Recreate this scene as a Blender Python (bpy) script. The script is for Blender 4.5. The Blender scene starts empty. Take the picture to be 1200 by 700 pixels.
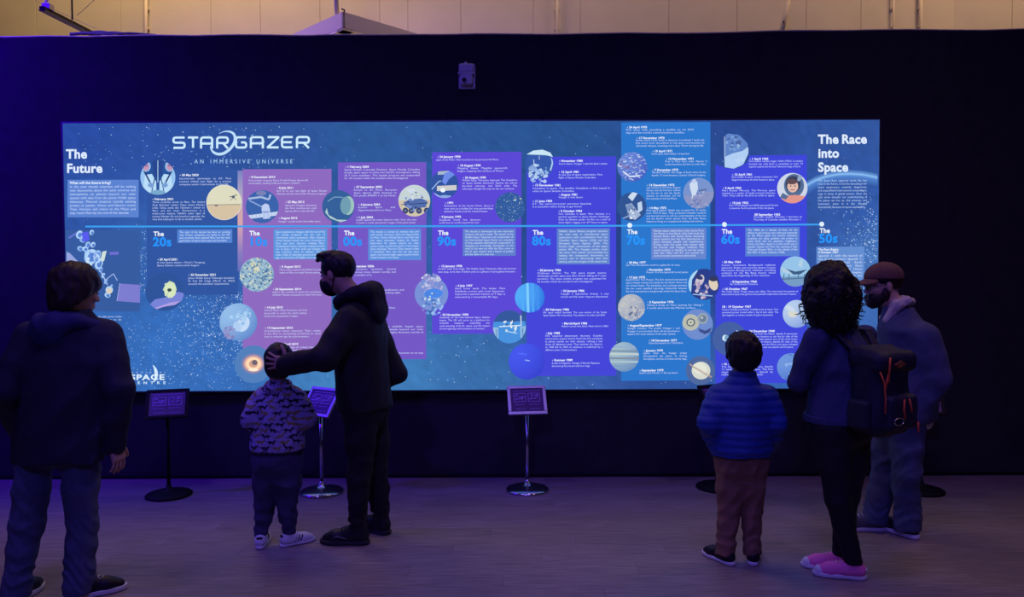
import bpy, bmesh, math, random
import numpy as np
from mathutils import Matrix, Vector
from mathutils.geometry import tessellate_polygon

scene = bpy.context.scene
COL = scene.collection
PI = math.pi
random.seed(7)

# ------------------------------------------------------------------ camera
FPX = 867.0                      # focal length in pixels of the 1200 x 700 frame
CAM = np.array([0.0, -5.9, 1.6])
cd = bpy.data.cameras.new('camera')
cd.sensor_width = 36.0
cd.lens = FPX / 1200.0 * 36.0
cd.clip_start = 0.05
cam = bpy.data.objects.new('camera', cd)
COL.objects.link(cam)
CM = Matrix.Translation(Vector(CAM)) @ Matrix.Rotation(math.radians(90 - 1.6), 4, 'X') @ Matrix.Rotation(math.radians(-0.25), 4, 'Z')
cam.matrix_world = CM
scene.camera = cam
R3 = np.array(CM.to_3x3())

# ------------------------------------------------------------------ world, exposure
w = bpy.data.worlds.new('world')
scene.world = w
w.use_nodes = True
w.node_tree.nodes['Background'].inputs[0].default_value = (0.30, 0.22, 0.55, 1)
w.node_tree.nodes['Background'].inputs[1].default_value = 0.012
vs = scene.view_settings
vs.view_transform = 'Standard'
vs.look = 'None'
vs.exposure = 0.0
vs.gamma = 1.0
vs.use_curve_mapping = False

# ------------------------------------------------------------------ lamps of the hall, and added fills
def lamp(name, kind, loc, aim, color, power, size=0.3, spot=70, blend=0.6):
    l = bpy.data.lights.new(name, kind)
    l.color = color
    l.energy = power
    if kind == 'AREA':
        l.size = size
    else:
        l.shadow_soft_size = size
    if kind == 'SPOT':
        l.spot_size = math.radians(spot)
        l.spot_blend = blend
    o = bpy.data.objects.new(name, l)
    COL.objects.link(o)
    o.location = loc
    d = Vector(aim) - Vector(loc)
    o.rotation_euler = d.to_track_quat('-Z', 'Y').to_euler()
    return o
# violet stage wash from lamps hung high above the visitors
lamp('stage_wash', 'SPOT', (-2.6, -3.6, 6.4), (-1.6, -2.2, 0.0), (0.27, 0.15, 1.0), 250, 0.4, 80, 0.9)
lamp('stage_wash', 'SPOT', (0.6, -4.2, 6.4), (0.4, -2.2, 0.0), (0.27, 0.16, 1.0), 225, 0.4, 80, 0.9)
lamp('stage_wash', 'SPOT', (3.4, -3.4, 6.2), (3.0, -1.6, 0.0), (0.72, 0.38, 0.58), 120, 0.4, 85, 0.9)
lamp('front_fill', 'SPOT', (-1.0, -9.0, 5.2), (0.4, 0.0, 2.0), (0.15, 0.10, 1.0), 520, 0.3, 75, 0.9)  # fill added behind the camera, lifts the visitors' backs and the partition
# blue lamp that grazes the left end of the black partition
lamp('blue_grazing_lamp', 'SPOT', (-6.0, -1.8, 4.4), (-4.7, 0.0, 2.8), (0.06, 0.0, 1.0), 1250, 0.2, 95, 1.0)
# warm hall lamps behind the partition
lamp('hall_lamp', 'AREA', (-3.6, 1.2, 7.2), (-4.2, 3.2, 4.6), (1.0, 0.64, 0.30), 165, 1.8)
lamp('hall_lamp', 'AREA', (5.8, 1.0, 7.2), (5.4, 3.2, 4.6), (1.0, 0.62, 0.34), 115, 1.8)
lamp('hall_lamp', 'AREA', (0.8, 0.9, 7.6), (0.6, 3.2, 4.6), (1.0, 0.66, 0.54), 66, 1.8)
lamp('hood_rim_fill', 'SPOT', (-1.3, 2.0, 0.6), (-1.6, 1.8, 4.2), (1.0, 0.72, 0.40), 110, 0.15, 60, 0.6)  # unseen lamp added below the hood to brighten its rim
lamp('violet_hall_lamp', 'SPOT', (-3.4, -1.0, 5.6), (-1.7, 1.6, 4.2), (0.40, 0.22, 1.0), 160, 0.2, 40, 0.6)

# ------------------------------------------------------------------ pixel <-> place
def rays(p):
    p = np.atleast_2d(np.asarray(p, float))
    v = np.stack([(p[:, 0] - 600) / FPX, -(p[:, 1] - 350) / FPX, -np.ones(len(p))], 1)
    return v @ R3.T
def onY(p, Y):
    r = rays(p)
    t = (Y - CAM[1]) / r[:, 1]
    return CAM + r * np.reshape(t, (-1, 1))
def W(px, py, Y):
    return onY([(px, py)], Y)[0]
def onfloor(px, py):
    r = rays([(px, py)])[0]
    return CAM + r * (-CAM[2] / r[2])

# ------------------------------------------------------------------ object helpers
def lin(c):
    c = np.asarray(c, float) / 255.0
    return np.where(c <= 0.04045, c / 12.92, ((c + 0.055) / 1.055) ** 2.4)
def tag(o, label=None, cat=None, group=None, kind=None):
    if label: o['label'] = label
    if cat: o['category'] = cat
    if group: o['group'] = group
    if kind: o['kind'] = kind
    return o
def empty(name, loc, rz=0.0):
    o = bpy.data.objects.new(name, None)
    o.empty_display_size = 0.1
    COL.objects.link(o)
    o.location = loc
    o.rotation_euler = (0, 0, rz)
    return o
def mesh(name, V, F, mat=None, parent=None, smooth=False, colors=None):
    me = bpy.data.meshes.new(name)
    V = np.asarray(V, np.float32)
    if isinstance(F, np.ndarray) and F.ndim == 2:
        n, k = F.shape
        me.vertices.add(len(V))
        me.vertices.foreach_set('co', V.ravel())
        me.loops.add(n * k)
        me.loops.foreach_set('vertex_index', F.astype(np.int32).ravel())
        me.polygons.add(n)
        me.polygons.foreach_set('loop_start', np.arange(0, n * k, k, dtype=np.int32))
        me.update(calc_edges=True)
    else:
        me.from_pydata([tuple(map(float, v)) for v in V], [], [tuple(map(int, f)) for f in F])
        me.update()
    if smooth:
        me.polygons.foreach_set('use_smooth', np.ones(len(me.polygons), bool))
    if colors is not None:
        a = me.color_attributes.new('Col', 'FLOAT_COLOR', 'POINT')
        cc = np.ones((len(V), 4), np.float32)
        cc[:, :3] = colors
        a.data.foreach_set('color', cc.ravel())
    if mat: me.materials.append(mat)
    o = bpy.data.objects.new(name, me)
    COL.objects.link(o)
    if parent: o.parent = parent
    return o
class MB:
    """collects boxes, tubes and lathes into one mesh"""
    def __init__(s): s.V = []; s.F = []
    def add(s, V, F):
        b = len(s.V)
        s.V += [tuple(v) for v in V]
        s.F += [tuple(i + b for i in f) for f in F]
        return s
    def box(s, c, h, M=None, bev=0.0):
        c = np.asarray(c, float); h = np.asarray(h, float)
        bm = bmesh.new()
        bmesh.ops.create_cube(bm, size=2.0)
        for v in bm.verts: v.co = Vector((v.co.x * h[0], v.co.y * h[1], v.co.z * h[2]))
        if bev > 0: bmesh.ops.bevel(bm, geom=bm.edges[:], offset=bev, segments=2, affect='EDGES', profile=0.5)
        P = np.array([v.co[:] for v in bm.verts])
        if M is not None: P = P @ np.asarray(M, float).T
        bm.verts.index_update()
        s.add(P + c, [[v.index for v in f.verts] for f in bm.faces])
        bm.free()
        return s
    def tube(s, pts, r, n=10, cap=True):
        pts = [np.asarray(p, float) for p in pts]
        rr = r if isinstance(r, (list, tuple, np.ndarray)) else [r] * len(pts)
        V = []; F = []
        up = None
        for i, p in enumerate(pts):
            a = pts[max(0, i - 1)]; b = pts[min(len(pts) - 1, i + 1)]
            t = (b - a) / (np.linalg.norm(b - a) + 1e-9)
            if up is None:
                up = np.cross(t, [0, 0, 1] if abs(t[2]) < 0.9 else [1, 0, 0])
            up = up - t * (up @ t); up /= np.linalg.norm(up) + 1e-9
            q = np.cross(t, up)
            for k in range(n):
                an = 2 * PI * k / n
                V.append(p + rr[i] * (math.cos(an) * up + math.sin(an) * q))
        for i in range(len(pts) - 1):
            for k in range(n):
                F.append((i * n + k, i * n + (k + 1) % n, (i + 1) * n + (k + 1) % n, (i + 1) * n + k))
        if cap:
            F.append(tuple(range(n))[::-1]); F.append(tuple((len(pts) - 1) * n + k for k in range(n)))
        return s.add(V, F)
    def lathe(s, prof, c=(0, 0, 0), n=40):
        c = np.asarray(c, float); V = []; F = []
        for r, z in prof:
            for k in range(n):
                a = 2 * PI * k / n
                V.append(c + np.array([r * math.cos(a), r * math.sin(a), z]))
        for i in range(len(prof) - 1):
            for k in range(n):
                F.append((i * n + k, i * n + (k + 1) % n, (i + 1) * n + (k + 1) % n, (i + 1) * n + k))
        F.append(tuple(range(n))[::-1]); F.append(tuple((len(prof) - 1) * n + k for k in range(n)))
        return s.add(V, F)
    def build(s, name, mat, parent=None, smooth=False, off=None):
        V = np.array(s.V)
        if off is not None: V = V - np.asarray(off, float)
        return mesh(name, V, s.F, mat, parent, smooth)

# ------------------------------------------------------------------ materials
def principled(name, col, rough=0.7, metal=0.0, noise=0.0, nscale=30.0, bump=0.0, bscale=200.0, spec=0.3, stretch=(1, 1, 1), sheen=0.0):
    m = bpy.data.materials.new(name)
    m.use_nodes = True
    nt = m.node_tree; N = nt.nodes; L = nt.links
    b = N['Principled BSDF']
    b.inputs['Roughness'].default_value = rough
    b.inputs['Metallic'].default_value = metal
    b.inputs['Specular IOR Level'].default_value = spec
    if sheen: b.inputs['Sheen Weight'].default_value = sheen
    c = tuple(col) + (1,)
    b.inputs['Base Color'].default_value = c
    tc = N.new('ShaderNodeTexCoord')
    mp = N.new('ShaderNodeMapping'); mp.inputs['Scale'].default_value = stretch
    L.new(tc.outputs['Object'], mp.inputs['Vector'])
    if noise > 0:
        nz = N.new('ShaderNodeTexNoise'); nz.inputs['Scale'].default_value = nscale; nz.inputs['Detail'].default_value = 4
        L.new(mp.outputs[0], nz.inputs['Vector'])
        mx = N.new('ShaderNodeMix'); mx.data_type = 'RGBA'
        mx.inputs[6].default_value = tuple(np.array(col) * (1 - noise)) + (1,)
        mx.inputs[7].default_value = tuple(np.minimum(np.array(col) * (1 + noise), 1)) + (1,)
        L.new(nz.outputs['Fac'], mx.inputs[0]); L.new(mx.outputs[2], b.inputs['Base Color'])
    if bump > 0:
        n2 = N.new('ShaderNodeTexNoise'); n2.inputs['Scale'].default_value = bscale; n2.inputs['Detail'].default_value = 3
        L.new(mp.outputs[0], n2.inputs['Vector'])
        bp = N.new('ShaderNodeBump'); bp.inputs['Strength'].default_value = bump; bp.inputs['Distance'].default_value = 0.004
        L.new(n2.outputs['Fac'], bp.inputs['Height']); L.new(bp.outputs[0], b.inputs['Normal'])
    return m
def colored(name, rough=0.8, bump=0.2, bscale=250):
    m = principled(name, (1, 1, 1), rough, bump=bump, bscale=bscale)
    N = m.node_tree.nodes
    a = N.new('ShaderNodeAttribute'); a.attribute_name = 'Col'
    m.node_tree.links.new(a.outputs['Color'], N['Principled BSDF'].inputs['Base Color'])
    return m
def backlit(name, strength=1.0):
    """printed translucent film with the lightbox behind it"""
    m = bpy.data.materials.new(name); m.use_nodes = True
    nt = m.node_tree; N = nt.nodes; L = nt.links
    b = N['Principled BSDF']
    b.inputs['Base Color'].default_value = (0.02, 0.02, 0.02, 1)
    b.inputs['Roughness'].default_value = 0.6
    b.inputs['Specular IOR Level'].default_value = 0.1
    a = N.new('ShaderNodeAttribute'); a.attribute_name = 'Col'
    L.new(a.outputs['Color'], b.inputs['Emission Color'])
    b.inputs['Emission Strength'].default_value = strength
    return m
M = dict(
    drape=principled('black_drape', (0.034, 0.032, 0.042), 0.95, noise=0.25, nscale=9, bump=0.25, bscale=60, spec=0.05),
    film=backlit('backlit_film', 1.0),
    alu=principled('brushed_aluminium', (0.10, 0.10, 0.12), 0.45, 0.8),
    black_metal=principled('black_metal', (0.008, 0.008, 0.010), 0.55, 0.0, spec=0.15, noise=0.2, nscale=40),
    steel=principled('polished_steel', (0.62, 0.62, 0.66), 0.22, 1.0, noise=0.06, nscale=30),
    silver=principled('silver_frame', (0.52, 0.50, 0.55), 0.38, 0.6, noise=0.06, nscale=30),
    plastic=principled('white_plastic', (0.62, 0.60, 0.64), 0.45, noise=0.05, nscale=60),
    dark_plastic=principled('dark_plastic', (0.02, 0.02, 0.025), 0.3),
    pipe=principled('cream_conduit', (0.60, 0.54, 0.45), 0.5, noise=0.08, nscale=12),
    hood=principled('painted_sheet_metal', (0.55, 0.50, 0.50), 0.6, noise=0.06, nscale=5),
    trimc=principled('cream_trim', (0.85, 0.80, 0.66), 0.5, noise=0.05, nscale=20),
    panel=principled('plaster_panel', (0.50, 0.46, 0.42), 0.85, noise=0.10, nscale=3.0, bump=0.1, bscale=50),
    groove=principled('panel_joint', (0.36, 0.32, 0.29), 0.9, noise=0.1, nscale=10),
    baset=principled('floor_underlay', (0.05, 0.045, 0.05), 0.9, noise=0.1, nscale=10),
)

# ================================================================== the setting
def struct(o): return tag(o, kind='structure')
def rel(o, loc):
    """parent-space mesh helper: move an object whose vertices are in world space under an unrotated root"""
    return o

# --- floor: underlay slab and single vinyl planks
fl = MB().box((0.5, -3.0, -0.03), (8.5, 6.5, 0.022)).build('floor', M['baset'])
struct(fl)
def plank_mat(name, col):
    m = principled(name, col, 0.42, spec=0.35)
    nt = m.node_tree; N = nt.nodes; L = nt.links
    b = N['Principled BSDF']
    tc = N.new('ShaderNodeTexCoord'); oi = N.new('ShaderNodeObjectInfo')
    ad = N.new('ShaderNodeVectorMath'); ad.operation = 'ADD'
    sc = N.new('ShaderNodeVectorMath'); sc.operation = 'SCALE'; sc.inputs['Scale'].default_value = 37.0
    cx = N.new('ShaderNodeCombineXYZ')
    L.new(oi.outputs['Random'], cx.inputs[0]); L.new(oi.outputs['Random'], cx.inputs[1])
    L.new(cx.outputs[0], sc.inputs[0]); L.new(tc.outputs['Object'], ad.inputs[0]); L.new(sc.outputs[0], ad.inputs[1])
    mp = N.new('ShaderNodeMapping'); mp.inputs['Scale'].default_value = (2.2, 48, 1)
    L.new(ad.outputs[0], mp.inputs['Vector'])
    nz = N.new('ShaderNodeTexNoise'); nz.inputs['Scale'].default_value = 1.8; nz.inputs['Detail'].default_value = 7; nz.inputs['Roughness'].default_value = 0.65
    L.new(mp.outputs[0], nz.inputs['Vector'])
    rp = N.new('ShaderNodeValToRGB')
    rp.color_ramp.elements[0].position = 0.32; rp.color_ramp.elements[1].position = 0.70
    c = np.array(col)
    rp.color_ramp.elements[0].color = tuple(c * 0.55) + (1,); rp.color_ramp.elements[1].color = tuple(c * 1.35) + (1,)
    L.new(nz.outputs['Fac'], rp.inputs[0])
    hs = N.new('ShaderNodeHueSaturation')
    mr = N.new('ShaderNodeMapRange'); mr.inputs['To Min'].default_value = 0.93; mr.inputs['To Max'].default_value = 1.07
    L.new(oi.outputs['Random'], mr.inputs['Value']); L.new(mr.outputs[0], hs.inputs['Value'])
    L.new(rp.outputs[0], hs.inputs['Color']); L.new(hs.outputs[0], b.inputs['Base Color'])
    bp = N.new('ShaderNodeBump'); bp.inputs['Strength'].default_value = 0.12; bp.inputs['Distance'].default_value = 0.002
    L.new(nz.outputs['Fac'], bp.inputs['Height']); L.new(bp.outputs[0], b.inputs['Normal'])
    return m
M['plank'] = plank_mat('greyed_oak_plank', (0.25, 0.21, 0.20))
PW, PL = 0.15, 1.25
pm = MB().box((0, 0, 0), (PL / 2 - 0.0004, PW / 2 - 0.0004, 0.004), bev=0.0006)
proto = None
row = 0
y = -0.01 - PW / 2
while y > -3.35:
    x = -4.9 + (row * 0.4137 % 1.0) * PL
    while x < 5.6:
        if proto is None:
            proto = pm.build('plank', M['plank'], fl); o = proto
        else:
            o = proto.copy(); COL.objects.link(o)
        o.location = (x, y, -0.004)
        x += PL
    y -= PW; row += 1
rest = MB()
for yy in np.arange(y - 0.0, -9.4, -PW):
    for k in range(9):
        rest.box((-5.2 + 1.25 * k + 0.3 * ((yy * 7) % 1), yy, -0.004), (PL / 2 - 0.0008, PW / 2 - 0.0008, 0.004))
tag(rest.build('plank_field', M['plank'], fl), kind='stuff')

# --- black partition, a drape pulled over a frame, gently wavy along its top edge
top_l = onY([(0, 41)], 0)[0]; ZT = onY([(600, 40.5)], 0)[0][2]
nx = 260
xs = np.linspace(-6.2, 6.6, nx)
rng = np.random.RandomState(3)
wav = np.interp(xs, np.linspace(-6.2, 6.6, 46), rng.uniform(-0.008, 0.008, 46)) + 0.02 * np.clip((xs - 0.8) / 3.0, 0, 1)
zs = [0.0, 0.06, 0.4, 1.2, 2.2, 3.1]
V = []; F = []
for j in range(len(zs) + 1):
    for i, xx in enumerate(xs):
        zz = zs[j] if j < len(zs) else ZT + wav[i]
        V.append((xx, 0.004 * math.sin(xx * 5.0 + j) * (0 if j == 0 else 1), zz))
nb = len(V)
for i, xx in enumerate(xs): V.append((xx, 0.12, ZT + wav[i]))
for i, xx in enumerate(xs): V.append((xx, 0.12, 0.0))
for j in range(len(zs) + 2):
    for i in range(nx - 1):
        a = j * nx + i
        F.append((a, a + 1, a + nx + 1, a + nx))
wb = struct(mesh('wall_back', V, F, M['drape'], smooth=False))
# pale cable laid along the top of the partition
cab = MB().tube([(xx, -0.002, ZT + wav[i] + 0.004) for i, xx in enumerate(xs) if i % 3 == 0], 0.006, 6)
tag(cab.build('cable', M['pipe']), 'thin pale cable running along the top edge of the black partition', 'cable')
bb = MB().box((0.2, -0.006, 0.012), (6.4, 0.006, 0.012))
struct(bb.build('baseboard_back', M['black_metal']))

# --- far wall of the hall, seen in the strip above the partition
YR = 3.2
def rx(px): return onY([(px, 20)], YR)[0][0]
seams = [-90, 42, 141, 247, 305, 375, 445, 478, 540, 625, 680, 784, 864, 945, 1009, 1079, 1127]
x0, x1 = rx(-90) - 0.8, rx(1127)
rw = struct(MB().box(((x0 + x1) / 2, YR + 0.038, 3.2), ((x1 - x0) / 2, 0.03, 3.2)).build('wall_rear', M['groove']))
for a, b in zip(seams[:-1], seams[1:]):
    xa, xb = rx(a) + 0.0025, rx(b) - 0.0025
    if a == -90: xa -= 0.8
    MB().box(((xa + xb) / 2, YR + 0.017, 4.4), ((xb - xa) / 2, 0.014, 2.0), bev=0.004).build('panel', M['panel'], rw)
# side wall at the right, coming forward from the corner
xc = rx(1127)
sw = struct(MB().box((xc + 0.74, YR - 0.33, 3.2), (0.88, 0.03, 3.2), np.array(Matrix.Rotation(-0.42, 3, 'Z'))).build('wall_side', M['groove']))
MR = np.array(Matrix.Rotation(-0.42, 3, 'Z'))
for k in range(3):
    c = np.array([xc + 0.74, YR - 0.33, 4.4]) + MR @ np.array([-0.6 + 0.6 * k, -0.022, 0])
    MB().box(c, (0.298, 0.014, 2.0), MR, bev=0.004).build('panel', M['panel'], sw)

# vertical conduits on the far wall
def conduit(pa, pb, r, label):
    a = onY([pa], YR - 0.045)[0]; b = onY([pb], YR - 0.045)[0]
    d = (a - b) / np.linalg.norm(a - b)
    root = empty('conduit', tuple(b - d * 0.6))
    MB().tube([b - d * 0.6, a + d * 0.5], r, 10).build('pipe', M['pipe'], root, True, off=b - d * 0.6)
    for t in (0.18, 0.75):
        p = b + (a - b) * t
        MB().box(p + np.array([0, 0.018, 0]), (r * 1.25, 0.020, 0.012), bev=0.004).build('clip', M['pipe'], root, off=b - d * 0.6)
    tag(root, label, 'conduit', 'conduits on the far wall')
conduit((171, 0), (171, 40), 0.022, 'leftmost cream vertical conduit on the far wall')
conduit((653, 0), (653, 40), 0.021, 'cream vertical conduit on the far wall above the middle of the partition')
conduit((1047, 0), (1047, 38), 0.012, 'thin cream vertical conduit on the far wall right of the slanted bar')
conduit((1079, 0), (1079, 37), 0.020, 'rightmost cream vertical conduit on the far wall')
a = onY([(926, -8)], 2.5)[0]; b = onY([(914, 46)], 2.5)[0]
o = MB().tube([b, a], 0.030, 8)
br = empty('slanted_bar', tuple(b))
o.build('bar', M['pipe'], br, True, off=b)
p = onY([(917, 27)], 2.5)[0]
MB().box(p + np.array([0, -0.031, 0]), (0.006, 0.002, 0.014)).build('sticker', M['dark_plastic'], br, off=b)
tag(br, 'cream slanted hanging bar with a small dark sticker above the partition', 'bar')

# suspended square hood, near corner towards the viewer
hc = onY([(402, 32)], 1.3)[0]; ht = onY([(402, 13.5)], 1.3)[0]
hd = empty('suspended_hood', tuple(hc))
hh = ht[2] - hc[2]
S = 1.25
A45 = np.array(Matrix.Rotation(math.radians(46), 3, 'Z'))
mb = MB()
for (cx_, cy_, hx_, hy_) in ((S / 2, 0.012, S / 2, 0.012), (0.012, S / 2, 0.012, S / 2), (S / 2, S - 0.012, S / 2, 0.012), (S - 0.012, S / 2, 0.012, S / 2)):
    mb.box(A45 @ np.array([cx_, cy_, hh / 2]), (hx_, hy_, hh / 2), A45)
mb.build('skirt', M['hood'], hd)
MB().box(A45 @ np.array([S / 2, S / 2, hh - 0.01]), (S / 2 - 0.02, S / 2 - 0.02, 0.01), A45).build('top_plate', M['hood'], hd)
mb = MB()
for (cx_, cy_, hx_, hy_) in ((S / 2, 0.06, S / 2, 0.06), (0.06, S / 2, 0.06, S / 2), (S / 2, S - 0.06, S / 2, 0.06), (S - 0.06, S / 2, 0.06, S / 2)):
    mb.box(A45 @ np.array([cx_, cy_, -0.012]), (hx_ - 0.002, hy_ - 0.002, 0.012), A45, bev=0.005)
mb.build('rim', M['trimc'], hd)
MB().box(A45 @ np.array([S / 2, S / 2, 0.0]), (S / 2 - 0.12, S / 2 - 0.12, 0.012), A45).build('grille', M['hood'], hd)
MB().tube([A45 @ np.array([0.05, 0.05, hh - 0.02]), A45 @ np.array([0.05, 0.05, hh + 0.04]), A45 @ np.array([0.05, 0.09, hh + 0.06])], 0.008, 8).build('hook', M['black_metal'], hd)
MB().tube([A45 @ np.array([0.06, 0.19, hh - 0.01]), A45 @ np.array([0.045, 0.235, hh + 0.9])], 0.022, 8).build('hanger_rod', M['pipe'], hd, True)
tag(hd, 'square sheet metal hood with cream rim hanging behind the black partition', 'hood')

# dark lighting bar at the upper left, hung from a clamp and running back behind the partition
pa = onY([(49, 9)], 0.35)[0]; pb = onY([(122, 46)], 1.5)[0]
tb = empty('lighting_bar', tuple(pa))
d = pb - pa; ln = np.linalg.norm(d); d = d / ln
yv = np.cross([0, 0, 1], d); yv /= np.linalg.norm(yv); zv = np.cross(d, yv)
MT = np.stack([d, yv, zv], 1)
MB().box(d * ln / 2, (ln / 2, 0.022, 0.014), MT, bev=0.003).build('rail', M['black_metal'], tb)
MB().box(d * ln / 2 - zv * 0.020, (ln / 2, 0.026, 0.006), MT).build('rail_lip', M['dark_plastic'], tb)
mb = MB(); q = d * 0.10
mb.box(q + np.array([0, 0, 0.03]), (0.035, 0.035, 0.028), bev=0.006)
mb.tube([q + np.array([-0.02, 0, 0.05]), q + np.array([0.0, 0, 0.12])], 0.012, 8)
mb.build('clamp', M['hood'], tb)
MB().tube([q + np.array([0, 0, 0.10]), q + np.array([-0.01, 0, 0.9])], 0.012, 8).build('hanger_rod', M['black_metal'], tb)
MB().tube([q + d * 0.42 + np.array([0, 0, 0.03]), q + d * 0.42 + np.array([0, 0, 0.9])], 0.007, 6).build('hanger_wire', M['black_metal'], tb)
tag(tb, 'dark lighting bar with clamp hanging above the left end of the partition', 'bar')
# cable bundle lying on the partition where the bar passes
mb = MB()
for k in range(5):
    pts = []
    for t in np.linspace(0, 1, 16):
        pp = onY([(82 + (100 - 9 * k) * t, 40.2 - 2.2 * math.sin(PI * t) * (0.4 + 0.2 * k) - 0.7 * math.sin(11 * t + 2 * k))], 0.03 + 0.012 * k)[0]
        pts.append(pp)
    mb.tube(pts, 0.008, 6)
tag(mb.build('cable_bundle', principled('violet_cable', (0.12, 0.10, 0.22), 0.5)), 'bundle of dark cables lying on top of the partition beside the lighting bar', 'cable')
for (p0, p1, p2, lab) in (((38, -2), (60, 10), (112, 33), 'thin wire sagging above the dark lighting bar'), ((112, -2), (100, 10), (90, 18), 'thin wire slanting down to the right of the lighting bar clamp')):
    pts = [onY([tuple((1 - t) ** 2 * np.array(p0) + 2 * t * (1 - t) * np.array(p1) + t * t * np.array(p2))], 2.2)[0] for t in np.linspace(0, 1, 10)]
    tag(MB().tube(pts, 0.004, 5).build('wire', M['groove']), lab, 'wire')

# --- small tracking camera on the partition
dc = W(547, 88, -0.06)
dv = empty('tracking_camera', (dc[0], 0, dc[2]))
g = 0.0
MB().box((0, -0.012, 0), (0.066, 0.010, 0.098), bev=0.006).build('back_plate', M['plastic'], dv)
MB().box((-0.004, -0.045, 0.055), (0.056, 0.028, 0.034), bev=0.010).build('upper_housing', M['plastic'], dv)
MB().box((-0.004, -0.05, -0.035), (0.05, 0.034, 0.042), bev=0.014).build('lower_housing', M['plastic'], dv)
MB().box((-0.006, -0.05, 0.012), (0.062, 0.03, 0.008), bev=0.003).build('hinge_bar', M['plastic'], dv)
lens = MB(); 
ang = np.linspace(0, 2 * PI, 24, endpoint=False)
for yy, r in ((-0.084, 0.021), (-0.094, 0.021), (-0.094, 0.015), (-0.088, 0.0)):
    lens.V += [(-0.018 + r * math.cos(t), yy, -0.046 + r * math.sin(t)) for t in ang]
for i in range(3):
    for k in range(24): lens.F.append((i * 24 + k, i * 24 + (k + 1) % 24, (i + 1) * 24 + (k + 1) % 24, (i + 1) * 24 + k))
lens.build('lens', M['dark_plastic'], dv)
MB().tube([(-0.012, -0.02, 0.098), (-0.012, -0.02, 0.112)], [0.018, 0.012], 12).build('knob', M['plastic'], dv)
for sx in (-1, 1):
    for sz in (-1, 1):
        MB().tube([(sx * 0.056, -0.020, sz * 0.088), (sx * 0.056, -0.025, sz * 0.088)], 0.005, 8).build('screw', M['dark_plastic'], dv)
tag(dv, 'small white camera unit mounted high on the black partition above the timeline', 'camera')

# ================================================================== the backlit timeline
YB = -0.05
LB = empty('lightbox', tuple(np.array([0, 0, W(553, 457, YB)[2]])))
LBO = np.array(LB.location)
def pmap(P, off): return onY(P, YB - off) - LBO
TL, TR, BR, BL = (75, 145), (1031, 140), (1027.5, 455), (78.5, 459)
# frame: aluminium profile round the film, depth to the wall
cor = pmap([TL, TR, BR, BL], 0)
z0, z1 = cor[2:, 2].mean(), cor[:2, 2].mean()
xl, xr = cor[[0, 3], 0].mean(), cor[[1, 2], 0].mean()
mb = MB(); t = 0.006
ym = YB / 2
mb.box(((xl + xr) / 2, ym - 0.002, z1 + t), ((xr - xl) / 2 + 2 * t, -ym + 0.001, t))
mb.box(((xl + xr) / 2, ym - 0.002, z0 - t), ((xr - xl) / 2 + 2 * t, -ym + 0.001, t))
mb.box((xl - t, ym - 0.002, (z0 + z1) / 2), (t, -ym + 0.001, (z1 - z0) / 2))
mb.box((xr + t, ym - 0.002, (z0 + z1) / 2), (t, -ym + 0.001, (z1 - z0) / 2))
mb.build('frame', M['alu'], LB)

def upx(X, Z):
    """inverse of pmap on the film plane: place -> photo pixel"""
    P = np.stack([X, np.full_like(X, YB), Z], -1) + LBO - CAM
    v = P @ R3
    return 600 + FPX * v[..., 0] / -v[..., 2], 350 - FPX * v[..., 1] / -v[..., 2]

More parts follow.
